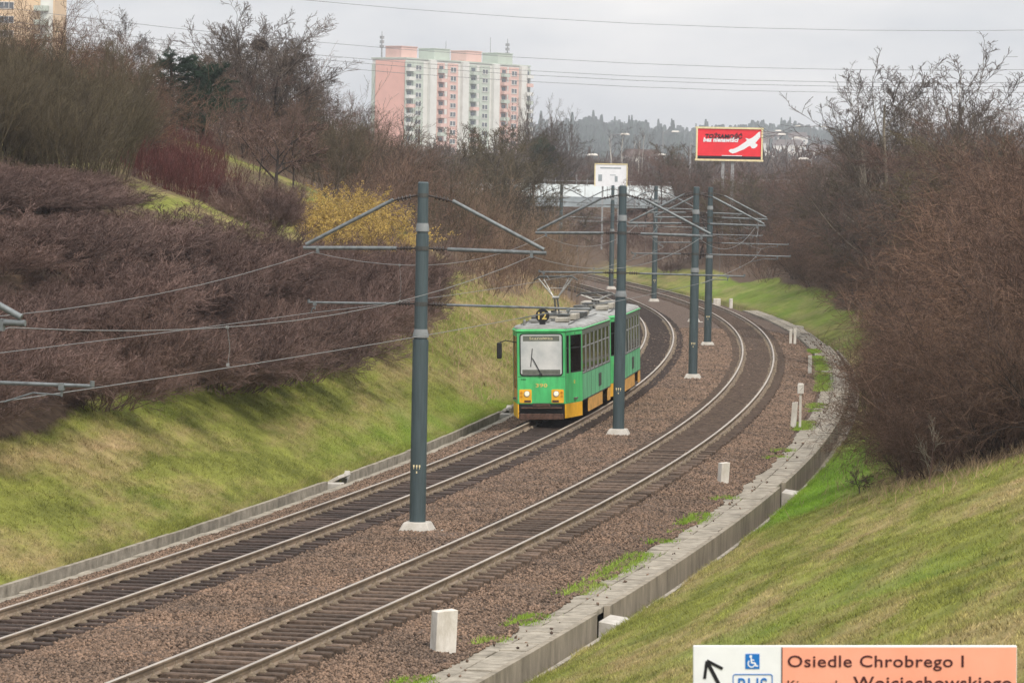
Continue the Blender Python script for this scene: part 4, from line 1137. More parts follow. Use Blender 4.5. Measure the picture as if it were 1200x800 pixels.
def stems(rs, n, spread, cone, L, r, lsd=.2):
    a = rs.rand(n) * 2 * np.pi; q = np.sqrt(rs.rand(n)) * spread
    P = np.stack([q * np.cos(a), q * np.sin(a), np.full(n, -.12)], -1)
    tilt = np.radians(cone) * np.sqrt(rs.rand(n)); b = a + rs.randn(n) * .5
    D = np.stack([np.sin(tilt) * np.cos(b), np.sin(tilt) * np.sin(b), np.cos(tilt)], -1)
    return P, D, L * (1 + lsd * rs.randn(n)).clip(.5, 1.6), np.full(n, r) * rs.uniform(.7, 1.2, n)

PROTO = {}
def proto(kind, parts): PROTO.setdefault(kind, []).append(parts)

def shrub_proto(kind, seed, st, levels, m_stem, m_twig, split=1, rmin=.004, extra=None):
    rs = np.random.RandomState(seed); S = branch(rs, *stems(rs, *st), levels, rmin)
    parts = [('stems', segs_mesh(kind + '_stems', S[:split], m_stem, 5)), ('twigs', segs_mesh(kind + '_twigs', S[split:], m_twig, 3))]
    if extra: parts.append(extra(rs, S))
    proto(kind, parts)

def blossoms(rs, S):
    P0, P1, R0, R1 = S[-1]; n = len(P0); t = rs.rand(n, 1); P = P0 * (1 - t) + P1 * t; P = np.concatenate([P, P + rs.randn(*P.shape) * .04, P + rs.randn(*P.shape) * .06])
    n = len(P); d = norm(rs.randn(n, 3)); L = .035
    return 'blossoms', segs_mesh('blossoms', [(P - d * L, P + d * L, np.full(n, .018), np.full(n, .012))], M['flower'], 3)

for s in range(5):   # low dense thicket
    shrub_proto('thicket', 10 + s, (78, .95, 62, 1.30, .010), [dict(k=4, w=.10, up=.02, n=9, ang=28, len=.5, t0=.3), dict(k=3, w=.13, up=.04, n=6, ang=32, len=.55, t0=.2), dict(k=2, w=.15, up=.06, n=4, ang=30, len=.6, t0=.2), dict(k=1, w=.2, up=.05)], M['tw_thicket'], M['tw_thicket'] if s % 3 else M['tw_pink'], rmin=.0034)
for s in range(6):   # tangled tall shrubs of the right bank
    shrub_proto('bank_shrub', 30 + s, (16, .8, 46, 3.6, .030), [dict(k=7, w=.12, up=-.005, n=9, ang=36, len=.55, t0=.12), dict(k=5, w=.15, up=.0, n=7, ang=36, len=.6, t0=.12), dict(k=4, w=.18, up=.0, n=4, ang=36, len=.65, t0=.12), dict(k=3, w=.18, up=.0, n=1, ang=32, len=.7), dict(k=1, w=.2)], M['tw_dark'] if s % 2 else M['tw_right'], M['tw_right'] if s != 3 else M['tw_rust'], split=2, rmin=.0045)
for s in range(3):   # upright olive shrubs on the left terrace
    shrub_proto('olive_shrub', 50 + s, (30, .9, 30, 3.4, .03), [dict(k=6, w=.06, up=.04, n=8, ang=24, len=.5, t0=.25), dict(k=4, w=.09, up=.06, n=6, ang=24, len=.55, t0=.2), dict(k=3, w=.12, up=.07, n=4, ang=25, len=.6), dict(k=2, w=.14, up=.05)], M['tw_olive'], M['tw_olive'], rmin=.0048)
for s in range(2):
    shrub_proto('red_shrub', 60 + s, (60, .75, 22, 1.25, .008), [dict(k=4, w=.05, up=.05, n=4, ang=16, len=.5, t0=.4), dict(k=2, w=.08, up=.05)], M['tw_red'], M['tw_red'], rmin=.0045)
for s in range(2):
    shrub_proto('yellow_shrub', 70 + s, (34, .5, 42, 2.4, .012), [dict(k=5, w=.07, up=.0, n=7, ang=26, len=.5, t0=.3), dict(k=4, w=.1, up=.04, n=5, ang=28, len=.55), dict(k=2, w=.1)], M['tw_tan'], M['tw_tan'], extra=blossoms)
for s in range(2):
    shrub_proto('sapling', 80 + s, (10, .8, 12, 4.2, .018), [dict(k=6, w=.05, up=.05, n=9, ang=25, len=.28, t0=.2), dict(k=3, w=.1, up=.06, n=4, ang=28, len=.5), dict(k=2, w=.12)], M['tw_tan'], M['tw_tan'], rmin=.005)

def tree_proto(kind, seed, trunk, levels, m_tr, m_cr, split=2, rmin=.0075, ntr=1, cone=6, extra=None, ns=7):
    rs = np.random.RandomState(seed); S = branch(rs, *stems(rs, ntr, .15 if ntr == 1 else .5, cone, trunk[0], trunk[1], .08), levels, rmin)
    parts = [('trunk', segs_mesh(kind + '_trunk', S[:split], m_tr, ns)), ('crown', segs_mesh(kind + '_crown', S[split:], m_cr, 3))]
    if extra: parts += extra(rs, S)
    proto(kind, parts)
def round_levels(n0=9, up=.03): return [dict(k=7, w=.06, up=.02, n=n0, ang=46, len=.66, t0=.22, rr=.5), dict(k=6, w=.10, up=up, n=9, ang=38, len=.52, t0=.2, rr=.5), dict(k=5, w=.13, up=up, n=7, ang=36, len=.52, t0=.15), dict(k=3, w=.15, up=.02, n=5, ang=34, len=.55), dict(k=2, w=.18)]
def tuft(rs, c, r, n, m, name='mistletoe'):
    d = norm(rs.randn(n, 3)); q = rs.rand(n, 1) ** .4 * r; P = c + d * q
    e = norm(d + rs.randn(n, 3) * .8); L = .07
    return (name, segs_mesh(name, [(P, P + e * L * 2, np.full(n, .016), np.full(n, .008))], m, 3))
# big bare tree with a nest
def nest(rs, S): return [tuft(rs, np.array([.25, .2, 6.1]), .30, 900, M['nest'], 'nest')]
tree_proto('big_tree', 101, (5.6, .12), round_levels(11, .05), M['tw_dark'], M['tw_grey'], ntr=3, cone=16, extra=nest)
tree_proto('bare_tree', 102, (6.0, .10), round_levels(), M['tw_grey'], M['tw_grey'], ntr=2, cone=12)
tree_proto('bare_tree', 103, (6.2, .10), round_levels(10), M['tw_dark'], M['tw_pink'])
tree_proto('bare_tree', 104, (5.6, .09), round_levels(9, .06), M['tw_grey'], M['tw_olive'], ntr=3, cone=22)
tree_proto('bare_tree', 105, (6.4, .09), round_levels(9, .08), M['tw_dark'], M['tw_grey'], ntr=2, cone=10)
tree_proto('pale_tree', 106, (7.6, .07), [dict(k=8, w=.03, up=.05, n=10, ang=32, len=.42, t0=.25, rr=.5), dict(k=5, w=.07, up=.10, n=8, ang=32, len=.5, t0=.25), dict(k=4, w=.12, up=.08, n=5, ang=34, len=.5, t0=.15), dict(k=3, w=.14, up=.05, n=4, ang=34, len=.6), dict(k=2, w=.16, up=.02)], M['tw_pale'], M['tw_grey'], ntr=3, cone=13, rmin=.0055)
tree_proto('small_tree', 107, (1.5, .075), [dict(k=4, w=.08, up=.0, n=7, ang=45, len=1.25, t0=.5, rr=.65), dict(k=6, w=.12, up=.03, n=8, ang=36, len=.5, t0=.2), dict(k=4, w=.15, up=.03, n=6, ang=36, len=.5), dict(k=3, w=.17, n=4, ang=34, len=.55), dict(k=1, w=.2)], M['tw_dark'], M['tw_pink'])
tree_proto('young_tree', 112, (1.7, .035), [dict(k=5, w=.05, up=.02, n=10, ang=42, len=.5, t0=.2, rr=.5), dict(k=4, w=.08, up=.06, n=6, ang=34, len=.55), dict(k=3, w=.1)], M['tw_pink'], M['tw_pale'], split=1, rmin=.006)
tree_proto('fork_tree', 108, (5.2, .085), [dict(k=6, w=.05, up=.03, n=6, ang=34, len=.6, t0=.2, rr=.6), dict(k=6, w=.09, up=.06, n=6, ang=36, len=.45, t0=.25), dict(k=4, w=.14, up=.04, n=4, ang=36, len=.5), dict(k=2, w=.16)], M['tw_grey'], M['tw_grey'], ntr=3, cone=24)
def mistletoe(rs, S):
    out = []
    for k in range(7): out.append(tuft(rs, np.array([rs.uniform(-1.6, 1.0), rs.uniform(-1, 1), rs.uniform(3.8, 6.6)]), rs.uniform(.35, .62), 900, M['mist']))
    return out
tree_proto('mistletoe_tree', 109, (6.2, .10), round_levels(10, .07), M['tw_dark'], M['tw_grey'], ntr=3, cone=14, extra=mistletoe)
tree_proto('birch', 110, (9.0, .12), [dict(k=9, w=.03, up=.03, n=14, ang=35, len=.26, t0=.25, rr=.4), dict(k=5, w=.08, up=.06, n=7, ang=34, len=.5), dict(k=3, w=.14, up=-.06, n=4, ang=30, len=.6), dict(k=2, w=.14, up=-.12)], M['tw_birch'], M['tw_grey'], split=1, ntr=2, cone=7, rmin=.007)
tree_proto('poplar', 111, (10.5, .16), [dict(k=9, w=.02, up=.03, n=22, ang=24, len=.34, t0=.15, rr=.45), dict(k=5, w=.05, up=.10, n=7, ang=22, len=.45), dict(k=3, w=.08, up=.08, n=4, ang=24, len=.55), dict(k=2, w=.1)], M['tw_grey'], M['tw_grey'], split=1, rmin=.009)
def pine(seed, h):
    rs = np.random.RandomState(seed)
    S = branch(rs, *stems(rs, 1, .05, 2, h, .14, .01), [dict(k=9, w=.015, n=58, ang=74, asd=10, len=.30, t0=.16, rr=.35), dict(k=4, w=.06, up=.05, n=9, ang=42, len=.42, t0=.2), dict(k=2, w=.1, up=.05)], .006)
    P0, P1, _, _ = S[2]; rep = 14; t = rs.rand(len(P0) * rep, 1); A = np.repeat(P0, rep, 0); B = np.repeat(P1, rep, 0); P = A + (B - A) * t; d = norm(norm(B - A) + rs.randn(len(P), 3) * .8)
    n = len(P); proto('pine', [('trunk', segs_mesh('pine_trunk', S[:1], M['tw_dark'], 7)), ('crown', segs_mesh('pine_crown', [S[1], (P, P + d * .15, np.full(n, .011), np.full(n, .006))], M['needle'], 3))])
pine(120, 5.6); pine(121, 4.8)

GROUPED = {}
def clear(X, Y):
    """tallest growth that leaves the distant overpass in view"""
    px = 600 + F * X / Y
    if 958 < px < 1008 and 170 < Y < 356: return max(.5, H - (239 - 222) / F * Y - zat(X, Y))      # gap in front of the white shed
    return H - (246 - 217) / F * Y - zat(X, Y) if 610 < px < 765 and 230 < Y < 424 else 99
def plant(kind, X, Y, sc, label, cat, group=None, name=None, v=None, rz=None, sz=None, sink=.05, lean=0.0):
    vs = PROTO[kind]; v = random.randrange(len(vs)) if v is None else v
    o = empty(name or kind, (X, Y, zat(X, Y) - sink), random.uniform(0, 6.28) if rz is None else rz, label=label, cat=cat, group=group)
    o.scale = (sc, sc, sz or sc); o.rotation_euler[1] = lean
    for nm, me in vs[v]: link(nm, me, o)
    return o

rnd = random.Random(77)
# brown thicket along the left bank
L_TH = 'low brown leafless shrub in the dense thicket covering the left bank'
Y = 74.0
while Y < 170:
    top = -16.4 if Y < 131 else (-14.9 if Y < 158 else -14.0)
    low = -10.5 if Y < 128 else -10.9 - (Y - 128) * .06
    d = low - rnd.uniform(0, .5); row = 0
    while d > top:
        yy = Y + rnd.uniform(-1.3, 1.3); dd = d + rnd.uniform(-.5, .5)
        sc_ = rnd.choice((1.25, 1.45, 1.7, 1.95)) * (.85 if row == 0 else 1)
        plant('thicket', float(xy(dd, yy)), yy, sc_, L_TH, 'shrub', 'brown thicket on the left bank', 'shrub', sz=sc_ * rnd.uniform(.62, .92) * (.56 if dd < -14.4 else (.78 if dd < -12.9 else 1)))
        d -= 2.7; row += 1
    Y += 3.5
for px, py, sc_ in ((446, 378, 1.45), (432, 360, 1.6), (405, 398, 1.5), (415, 350, 1.7), (452, 352, 1.3), (365, 425, 1.6), (330, 440, 1.5), (290, 447, 1.4), (250, 452, 1.6), (385, 370, 1.8)):
    x, Y = hit(px, py, 90); plant('thicket', x, Y, sc_, L_TH, 'shrub', 'brown thicket on the left bank', 'shrub', sz=sc_ * .82)
for px, py in ((-30, 243), (0, 245), (28, 244), (56, 244), (84, 243), (-15, 237), (14, 238), (44, 237), (72, 237)):
    x, Y = hit(px, py, 90); plant('thicket', x, Y, 1.5, L_TH, 'shrub', 'brown thicket on the left bank', 'shrub', sz=rnd.uniform(.40, .52))
for px, py in ((-25, 222), (5, 226), (35, 225), (62, 226), (88, 228), (-10, 216), (22, 218), (50, 219), (76, 221)):
    x, Y = hit(px, py, 90); plant('thicket', x, Y, 1.15, 'very low brown shrub at the foot of the olive clump above the thicket', 'shrub', 'low shrubs under the olive clump', 'shrub', sz=.42)
for px, Y, s in ((300, 151, 1.1), (292, 152.5, 1.0), (312, 152, .95)):
    x = at(px, 262, Y)[0]; plant('thicket', x, Y, s, 'rounded dark brown shrub rising behind the thicket near the small bare tree', 'shrub', 'rounded shrubs behind the thicket', 'shrub')
# olive tall shrubs
for px, Y, s, v in ((-40, 131, .9, 2), (0, 131.5, .85, 0), (28, 132, .9, 1), (52, 132.5, .88, 2), (76, 133, .85, 0), (-55, 128, 1.15, 0), (-20, 131, 1.2, 1), (8, 134, 1.22, 2), (38, 137, 1.15, 0), (62, 139, 1.05, 1), (88, 137, .98, 2), (112, 141, .95, 0), (130, 146, .90, 1), (-40, 140, 1.3, 2), (20, 146, 1.25, 1), (60, 150, 1.15, 0), (100, 152, 1.05, 2), (-80, 136, 1.2, 1), (145, 156, .85, 0)):
    x = at(px, 222, Y)[0]
    plant('olive_shrub', x, Y, s * (.68 if px < 70 else .88), 'tall olive brown leafless shrub in the upright clump at the upper left', 'shrub', 'olive shrubs on the left terrace', 'tall_shrub', v)
for px, Y, s in ((150, 160, .8), (20, 160, 1.0), (70, 165, 1.0), (118, 172, .95), (-30, 165, 1.1), (160, 176, .75)):
    x = at(px, 200, Y)[0]; plant('bank_shrub', x, Y, s, 'reddish brown leafless shrub filling in behind the olive clump', 'shrub', 'brown shrubs behind the olive clump', 'shrub', (0, 3)[rnd.random() < .5])
# red stemmed shrubs on the left slope
for px, py in ((158, 207), (172, 213), (186, 218), (200, 224), (214, 230), (228, 234), (242, 238), (256, 241), (268, 243), (152, 196), (166, 200), (181, 205), (196, 211), (211, 217), (226, 222), (241, 228), (255, 233),
               (185, 178), (200, 181), (215, 186), (230, 195), (246, 206), (262, 222), (150, 184), (163, 187), (178, 191), (193, 198), (208, 204), (222, 211), (238, 219)):
    x, Y = hit(px + rnd.uniform(-4, 4), py, 100)
    plant('red_shrub', x, Y, rnd.uniform(.95, 1.25), 'dark red stemmed shrub in the patch on the left slope', 'shrub', 'red stemmed shrubs on the left slope', 'shrub', sz=rnd.uniform(.7, 1.0))
# yellow blossoming shrubs
for px, Y, s in ((382, 160, .78), (402, 159, .9), (422, 160, .95), (442, 162, .85), (412, 165, .95), (392, 166, .85), (458, 166, .7), (430, 156, .8), (410, 155.5, .75), (450, 158, .7)):
    x = at(px, 300, Y)[0]; plant('yellow_shrub', x, Y, s * 1.08, 'bright yellow flowering shrub behind the brown thicket', 'shrub', 'yellow shrubs beside the nearest full pole', 'flowering_shrub', sz=s * .80)
# trees on the left terrace
def tree_px(kind, px, py_top, Y, label, group=None, v=None, hproto=None, name='bare_tree', lean=0.0, rz=None, wide=1.0):
    x, _, zt = at(px, py_top, Y); zb = zat(x, Y); vs = PROTO[kind]; v = random.randrange(len(vs)) if v is None else v
    key = (kind, v)
    if key not in GROUPED:
        hs = []
        for nm, me in vs[v]:
            co = np.zeros(len(me.vertices) * 3, np.float32); me.vertices.foreach_get('co', co); hs.append(np.percentile(co.reshape(-1, 3)[:, 2], 99.7))
        GROUPED[key] = max(hs)
    sc = max(.3, (zt - zb) / GROUPED[key])
    return plant(kind, x, Y, sc * wide, label, 'tree', group, name, v, lean=lean, rz=rz, sz=sc)
tree_px('big_tree', 300, 6, 205, 'large dark bare tree with a round nest high in its crown', v=0, rz=.3, wide=1.3)
tree_px('bare_tree', 158, 15, 205, 'bare rounded tree against the sky between the tan flats and the pines', v=0, wide=1.15)
tree_px('bare_tree', 120, 45, 214, 'smaller bare tree left of the rounded one behind the olive clump', v=3, wide=.95)
tree_px('bare_tree', 52, 8, 190, 'tall reddish bare tree in front of the tan flats', v=1, wide=.62)
tree_px('bare_tree', 25, 30, 196, 'bare tree low in front of the tan flats, left of the reddish one', v=1, wide=.7)
tree_px('pine', 206, 58, 192, 'dark green pine, taller of the two behind the red shrubs', v=0, name='pine_tree', wide=1.6)
tree_px('pine', 240, 66, 194, 'dark green pine half hidden by bare branches, right of the taller pine', v=1, name='pine_tree', wide=1.6)
for px, py, Y, v in ((268, 36, 216, 0), (336, 30, 214, 3), (362, 62, 218, 0), (246, 52, 220, 3), (188, 42, 222, 0), (138, 26, 216, 0), (98, 58, 220, 3), (318, 18, 222, 0), (386, 96, 214, 1), (404, 118, 240, 1), (285, 80, 200, 1), (225, 95, 204, 1)):
    tree_px('bare_tree', px, py, Y, 'bare tree in the belt along the crest of the left slope', 'bare trees along the left crest', v, wide=1.2)
tree_px('small_tree', 320, 138, 165, 'small low-forking bare tree on the green terrace', v=0, name='small_tree', wide=1.1)
tree_px('bare_tree', 266, 120, 178, 'pinkish brown bare tree behind the red shrubs and small tree', v=1, wide=1.05)
tree_px('bare_tree', 345, 112, 186, 'broad pinkish bare tree right behind the small forking tree', v=1, wide=1.15)
tree_px('bare_tree', 305, 128, 180, 'dense pinkish bare tree directly behind the small forking tree', v=1, wide=1.2)
tree_px('bare_tree', 375, 60, 208, 'dark bare tree leaning out on the right of the nest tree', v=3, lean=.12)
tree_px('bare_tree', 390, 150, 190, 'low grey bare tree above the yellow shrubs', v=2)
tree_px('fork_tree', 456, 118, 248, 'grey tree with wide forking trunk in front of the salmon gable', v=0, name='forked_tree')
tree_px('bare_tree', 420, 125, 300, 'pale grey bare tree left of the salmon gable', v=0)
for i, (px, py, Y, v, lab) in enumerate([(500, 150, 300, 0, 'dense grey bare tree under the left end of the pink flats'), (545, 145, 310, 2, 'olive tinted bare tree under the middle of the pink flats'), (590, 150, 290, 2, 'olive tinted bare tree under the right end of the pink flats'),
        (520, 160, 275, 3, 'brown bare tree in the row below the pink flats, behind the pole top'), (565, 165, 262, 2, 'olive bare tree nearest the line in the row below the pink flats'), (610, 190, 255, 2, 'low olive bare tree beside the overpass'), (480, 165, 268, 1, 'reddish bare tree right of the forked tree')]):
    tree_px('bare_tree', px, py, Y, lab, 'bare trees below the pink flats', v, wide=1.15)
tree_px('mistletoe_tree', 640, 138, 450, 'bare tree with dark green mistletoe balls left of the overpass', v=0, name='mistletoe_tree', wide=1.1)
for px, py, Y in ((612, 112, 470), (630, 106, 480), (650, 112, 475), (664, 124, 490), (596, 122, 485)):
    tree_px('poplar', px, py, Y, 'tall pale grey poplar in the row right of the pink flats', 'pale poplars beside the pink flats', 0, name='poplar_tree', wide=1.15)
for px, py, Y in ((724, 148, 520), (734, 158, 530), (748, 150, 525)):
    tree_px('birch', px, py, Y, 'white stemmed birch behind the white billboard', 'birches behind the white billboard', 0, name='birch_tree')
# brown scrub between the yellow shrubs and the bend (left bank, far part)
def scrub_mass(name, d, Y, h, m, n_st=11, seed=1, cone=40, fine=.006):
    """undergrowth too far and too tangled to count: one mass of stems and twigs"""
    rs = np.random.RandomState(seed); X = xy(d, Y); h = np.minimum(h, [clear(a, b) / 1.15 for a, b in zip(X, Y)]); ok = h > .5; d, Y, h, X = d[ok], Y[ok], h[ok], X[ok]; n = len(d); Zb = hgt(d, Y)
    P, D, L, R = stems(rs, n * n_st, .9, cone, 1.0, .016); hh = np.repeat(h, n_st); P = P + np.repeat(np.stack([X, Y, Zb], -1), n_st, 0)
    S = branch(rs, P, D, L * hh, R, [dict(k=4, w=.1, n=7, ang=34, len=.5, t0=.2), dict(k=3, w=.15, n=5, ang=34, len=.55, t0=.2), dict(k=2, w=.2)], fine)
    tag(link(name, segs_mesh(name, S, m, 3)), kind='stuff')
r_ = np.random.RandomState(51)
Yq = r_.uniform(184, 335, 150); dq = np.where(Yq < 235, r_.uniform(-27, -10.5, 150), r_.uniform(-27, -8.4, 150))
scrub_mass('brown_scrub', dq, Yq, r_.uniform(1.8, 3.6, 150) * np.where(dq > -13, .7, 1), M['tw_right'], seed=2)
Yq = r_.uniform(195, 330, 50); dq = r_.uniform(-27, -12, 50); scrub_mass('olive_scrub', dq, Yq, r_.uniform(2.5, 4.2, 50), M['tw_olive'], seed=3, cone=26)
Yq = r_.uniform(232, 410, 120); dq = r_.uniform(-14, -6.9, 120); scrub_mass('tan_saplings', dq, Yq, r_.uniform(2.2, 4.0, 120), M['tw_tan'], n_st=7, seed=4, cone=10)
for i in range(24):
    Y = rnd.uniform(205, 300); d = rnd.uniform(-15, -9)
    plant('sapling', float(xy(d, Y)), Y, rnd.uniform(.55, .95), 'slender tan sapling close to the bend left of the track', 'sapling', 'tan saplings inside the bend', 'sapling')
Yq = r_.uniform(335, 520, 240); dq = np.where(r_.rand(240) < .5, r_.uniform(-60, -8, 240), r_.uniform(9, 75, 240)); scrub_mass('grey_scrub', dq, Yq, r_.uniform(2.0, 4.4, 240), M['tw_pink'], seed=5, n_st=9, fine=.008)
Yq = r_.uniform(325, 432, 170); dq = r_.uniform(9.5, 42, 170); scrub_mass('low_scrub', dq, Yq, r_.uniform(.9, 2.0, 170), M['tw_pink'], seed=9, n_st=9, fine=.008)
Yq = r_.uniform(225, 335, 110); dq = r_.uniform(11.2, 34, 110); scrub_mass('dark_scrub', dq, Yq, r_.uniform(2.2, 3.8, 110), M['tw_right'], seed=6)
# right bank shrubs
R_LAB = ['brown leafless shrub in the tangled mass on the right bank', 'rusty brown leafless shrub in the tangled mass on the right bank']
def rshrub(d, Y, s, v=None):
    v = rnd.randrange(6) if v is None else v
    x = float(xy(d, Y)); s = min(s, max(.4, (H + 56 / F * Y - zat(x, Y)) / 4.6), max(.35, clear(x, Y) / 4.6))        # the wood has an even top
    plant('bank_shrub', x, Y, s, R_LAB[0] if v != 3 else R_LAB[1], 'shrub', 'brown shrubs on the right bank' if v != 3 else 'rusty shrubs on the right bank', 'shrub', v)
Y = 84.0
while Y < 285:
    near = Y < 130
    d0 = max(11.0, 16.6 - (Y - 80) * .30) if Y < 200 else 11.8
    d = d0 + rnd.uniform(0, .8); row = 0
    while d < (24 if near else 21):
        Yy = Y; s = rnd.uniform(.85, 1.15) * (.72, 1.15, 1.55, 1.7, 1.8, 1.8, 1.8)[min(row, 6)] * (1.0 if Y < 150 else 1.12)
        rshrub(d + rnd.uniform(-.6, .6), Y + rnd.uniform(-1.2, 1.2), s)
        d += (2.6, 2.9, 3.4, 4.0, 4.2, 4.4, 4.4)[min(row, 6)]; row += 1
    Y += 3.6 if near else 6.4
for d, Y, s in ((11.0, 96.5, .42), (11.0, 101, .5), (10.6, 107, .5), (10.4, 113, .55), (10.0, 120, .58), (9.9, 127, .6), (9.2, 134, .62), (9.3, 142, .65), (12.0, 90, .46), (13.4, 88, .46), (9.3, 151, .65), (9.4, 161, .65), (9.6, 172, .65), (9.6, 183, .65), (15.2, 86.5, .5)): rshrub(d, Y, s)
for k in range(26):
    Y = rnd.uniform(90, 205); d = max(11.0, 16.6 - (Y - 80) * .30) + rnd.uniform(-.4, 4)
    plant('young_tree', float(xy(d, Y)), Y, rnd.uniform(1.5, 2.6), 'slender pale stemmed sapling among the front shrubs of the right bank', 'sapling', 'pale saplings on the right bank', 'sapling', lean=rnd.uniform(-.35, .2))
x = at(1080, 575, 86.5)[0]; plant('young_tree', x, 86.0, .80, 'tiny bare sapling standing on the grass in front of the right bank shrubs', 'sapling', None, 'sapling', 0)
x = at(1005, 575, 97)[0]; plant('small_tree', x, 97, .40, 'small twisted dark bush leaning over the bright green grass', 'shrub', None, 'shrub', 0, lean=-.6)
tree_px('pale_tree', 1078, 50, 205, 'tall bare tree with pale bark rising above the right bank shrubs', v=0, name='bare_tree', rz=1.0, wide=1.6)
tree_px('pale_tree', 1052, 84, 214, 'pale bare tree just left of the tallest one above the right bank', v=0, rz=4.0, name='bare_tree', wide=1.3)
tree_px('pale_tree', 1104, 92, 200, 'pale bare tree close behind the tallest one, leaning right', v=0, rz=5.2, name='bare_tree', wide=1.3, lean=.06)
tree_px('pale_tree', 1192, 110, 190, 'pale bare tree at the right edge above the shrubs', v=0, rz=2.6, name='bare_tree')
tree_px('bare_tree', 1125, 122, 200, 'dark bare tree just right of the tall pale tree', v=3, wide=1.0)
tree_px('bare_tree', 1002, 150, 262, 'dark bare tree with drooping twigs at the left end of the right mass', v=3, wide=1.0)
tree_px('bare_tree', 1155, 138, 188, 'spreading bare tree between the tall pale tree and the right edge', v=3)
for px, py, Y, v in ((1012, 168, 270, 1), (1020, 158, 240, 3), (1045, 150, 225, 1), (1062, 160, 212, 2), (1095, 152, 196, 1), (1110, 164, 180, 3), (1140, 158, 172, 1), (1172, 158, 165, 2), (950, 190, 290, 1), (1200, 160, 158, 1), (1030, 175, 215, 1), (945, 205, 300, 1)):
    tree_px('bare_tree', px, py, Y, 'brown bare tree among the shrubs of the right bank', 'bare trees in the right bank shrubs', v, wide=1.2)
for i, (px, py, Y) in enumerate([(778, 172, 400), (800, 168, 410), (756, 186, 395), (824, 190, 340), (846, 196, 338), (868, 200, 335), (890, 204, 332), (912, 205, 326), (934, 205, 318), (700, 188, 470), (684, 185, 460), (945, 205, 315), (836, 200, 330), (880, 210, 322), (815, 196, 346)]):
    tree_px('bare_tree', px, py, Y, 'round brown bare tree in the belt behind the far poles', 'bare trees behind the far poles', (1, 2, 1, 3)[i % 4], wide=1.25)

# far wood on the hill: reads as one mass
def far_wood():
    rs = np.random.RandomState(8); V = []; 
    P0 = []; P1 = []; R0 = []; R1 = []
    for i in range(4200):
        Y = rs.uniform(1800, 3700); px = rs.uniform(420, 1230); x = (px - 600) / F * Y; z = zat(x, Y)
        conifer = rs.rand() < (.25 if px < 850 else .12)
        if px > 870 and Y < 3000 and rs.rand() < .9: continue
        if Y < 2400 and rs.rand() < .6: continue
        h = rs.choice((9, 11, 13, 14, 16, 21)) * rs.uniform(.8, 1.15) * (1 if conifer else .8); r = h * (rs.uniform(.16, .26) if conifer else .34)
        if conifer:
            for k in range(5): P0.append((x, Y, z + h * (.05 + .19 * k))); P1.append((x, Y, z + h * (.30 + .19 * k) if k < 4 else z + h * 1.02)); R0.append(r * (1 - .19 * k)); R1.append(r * .12)
        else:
            for k in range(6):
                q = rs.randn(3) * r * .4; P0.append((x + q[0], Y + q[1], z + h * .35 + q[2] * .3)); P1.append((x + q[0] * 1.5, Y, z + h * (.75 + .25 * rs.rand()))); R0.append(r * .55); R1.append(r * .16)
    tag(link('far_wood', segs_mesh('far_wood', [(np.array(P0), np.array(P1), np.array(R0), np.array(R1))], M['conifer'], 7)), kind='stuff')
far_wood()
def mid_wood():
    """bare wood on the plain between the overpass and the hill, a single mass of twigs"""
    rs = np.random.RandomState(18); n = 5200
    Y = rs.uniform(600, 1450, n); px = rs.uniform(330, 1230, n); x = (px - 600) / F * Y; z = hgt(dof(x, Y), Y)
    h = rs.uniform(4, 9.5, n) * (1 + .3 * vnoise(x * .05, Y * .02)); P = np.stack([x, Y, z], -1)
    seg = []
    for k in range(9):
        d = np.stack([rs.randn(n) * .28, rs.randn(n) * .28, np.ones(n)], -1); st = P + d * (h * .15)[:, None]; en = P + d * (h * rs.uniform(.6, 1, n))[:, None]
        seg.append((st, en, h * .03, h * .006))
        for j in range(2):
            m_ = st + (en - st) * rs.uniform(.3, .8, (n, 1)); e2 = m_ + np.stack([rs.randn(n) * .2, rs.randn(n) * .2, rs.rand(n) * .3], -1) * h[:, None]
            seg.append((m_, e2, h * .014, h * .005))
    tag(link('distant_wood', segs_mesh('distant_wood', seg, M['farwood'], 3)), kind='stuff')
mid_wood()

# ------------------------------------------------------------------ grass blades on the near banks, weeds along the slabs
def blades(name, d, Y, hmin, hmax, wid, m, lit=None, zfix=None, lean=.55):
    rs = np.random.RandomState(len(d) % 1000); n = len(d)
    z = hgt(d, Y) if zfix is None else np.full(n, zfix)
    X = xy(d, Y); a = rs.rand(n) * 2 * np.pi; h = rs.uniform(hmin, hmax, n); ln = rs.randn(n, 2) * lean
    wv = np.stack([np.cos(a), np.sin(a), 0 * a], -1) * (wid * rs.uniform(.6, 1.4, n))[:, None]
    B = np.stack([X, Y, z - .01], -1); T = B + np.stack([ln[:, 0] * h, ln[:, 1] * h, h], -1)
    nv = np.stack([-np.sin(a), np.cos(a), 0 * a], -1) * (wid * .5)
    V = np.stack([B - wv, B + wv, B + nv, T], 1).reshape(-1, 3)
    f = np.array([(0, 1, 3), (1, 2, 3), (2, 0, 3)]).ravel()
    loops = (np.arange(n)[:, None] * 4 + f[None]).reshape(-1)
    me = raw_mesh(name, V, loops, 3, m)
    at_ = me.attributes.new('uvw', 'FLOAT_VECTOR', 'POINT')
    L = litter_of(d, Y) if lit is None else np.full(n, lit)
    at_.data.foreach_set('vector', np.repeat(np.stack([d, Y, L], -1), 4, 0).astype(np.float32).ravel())
    lu = me.attributes.new('lush', 'FLOAT', 'POINT'); lu.data.foreach_set('value', np.repeat(lush_of(d, Y) if zfix is None else np.full(n, .6), 4).astype(np.float32))
    tag(link(name, me), kind='stuff')
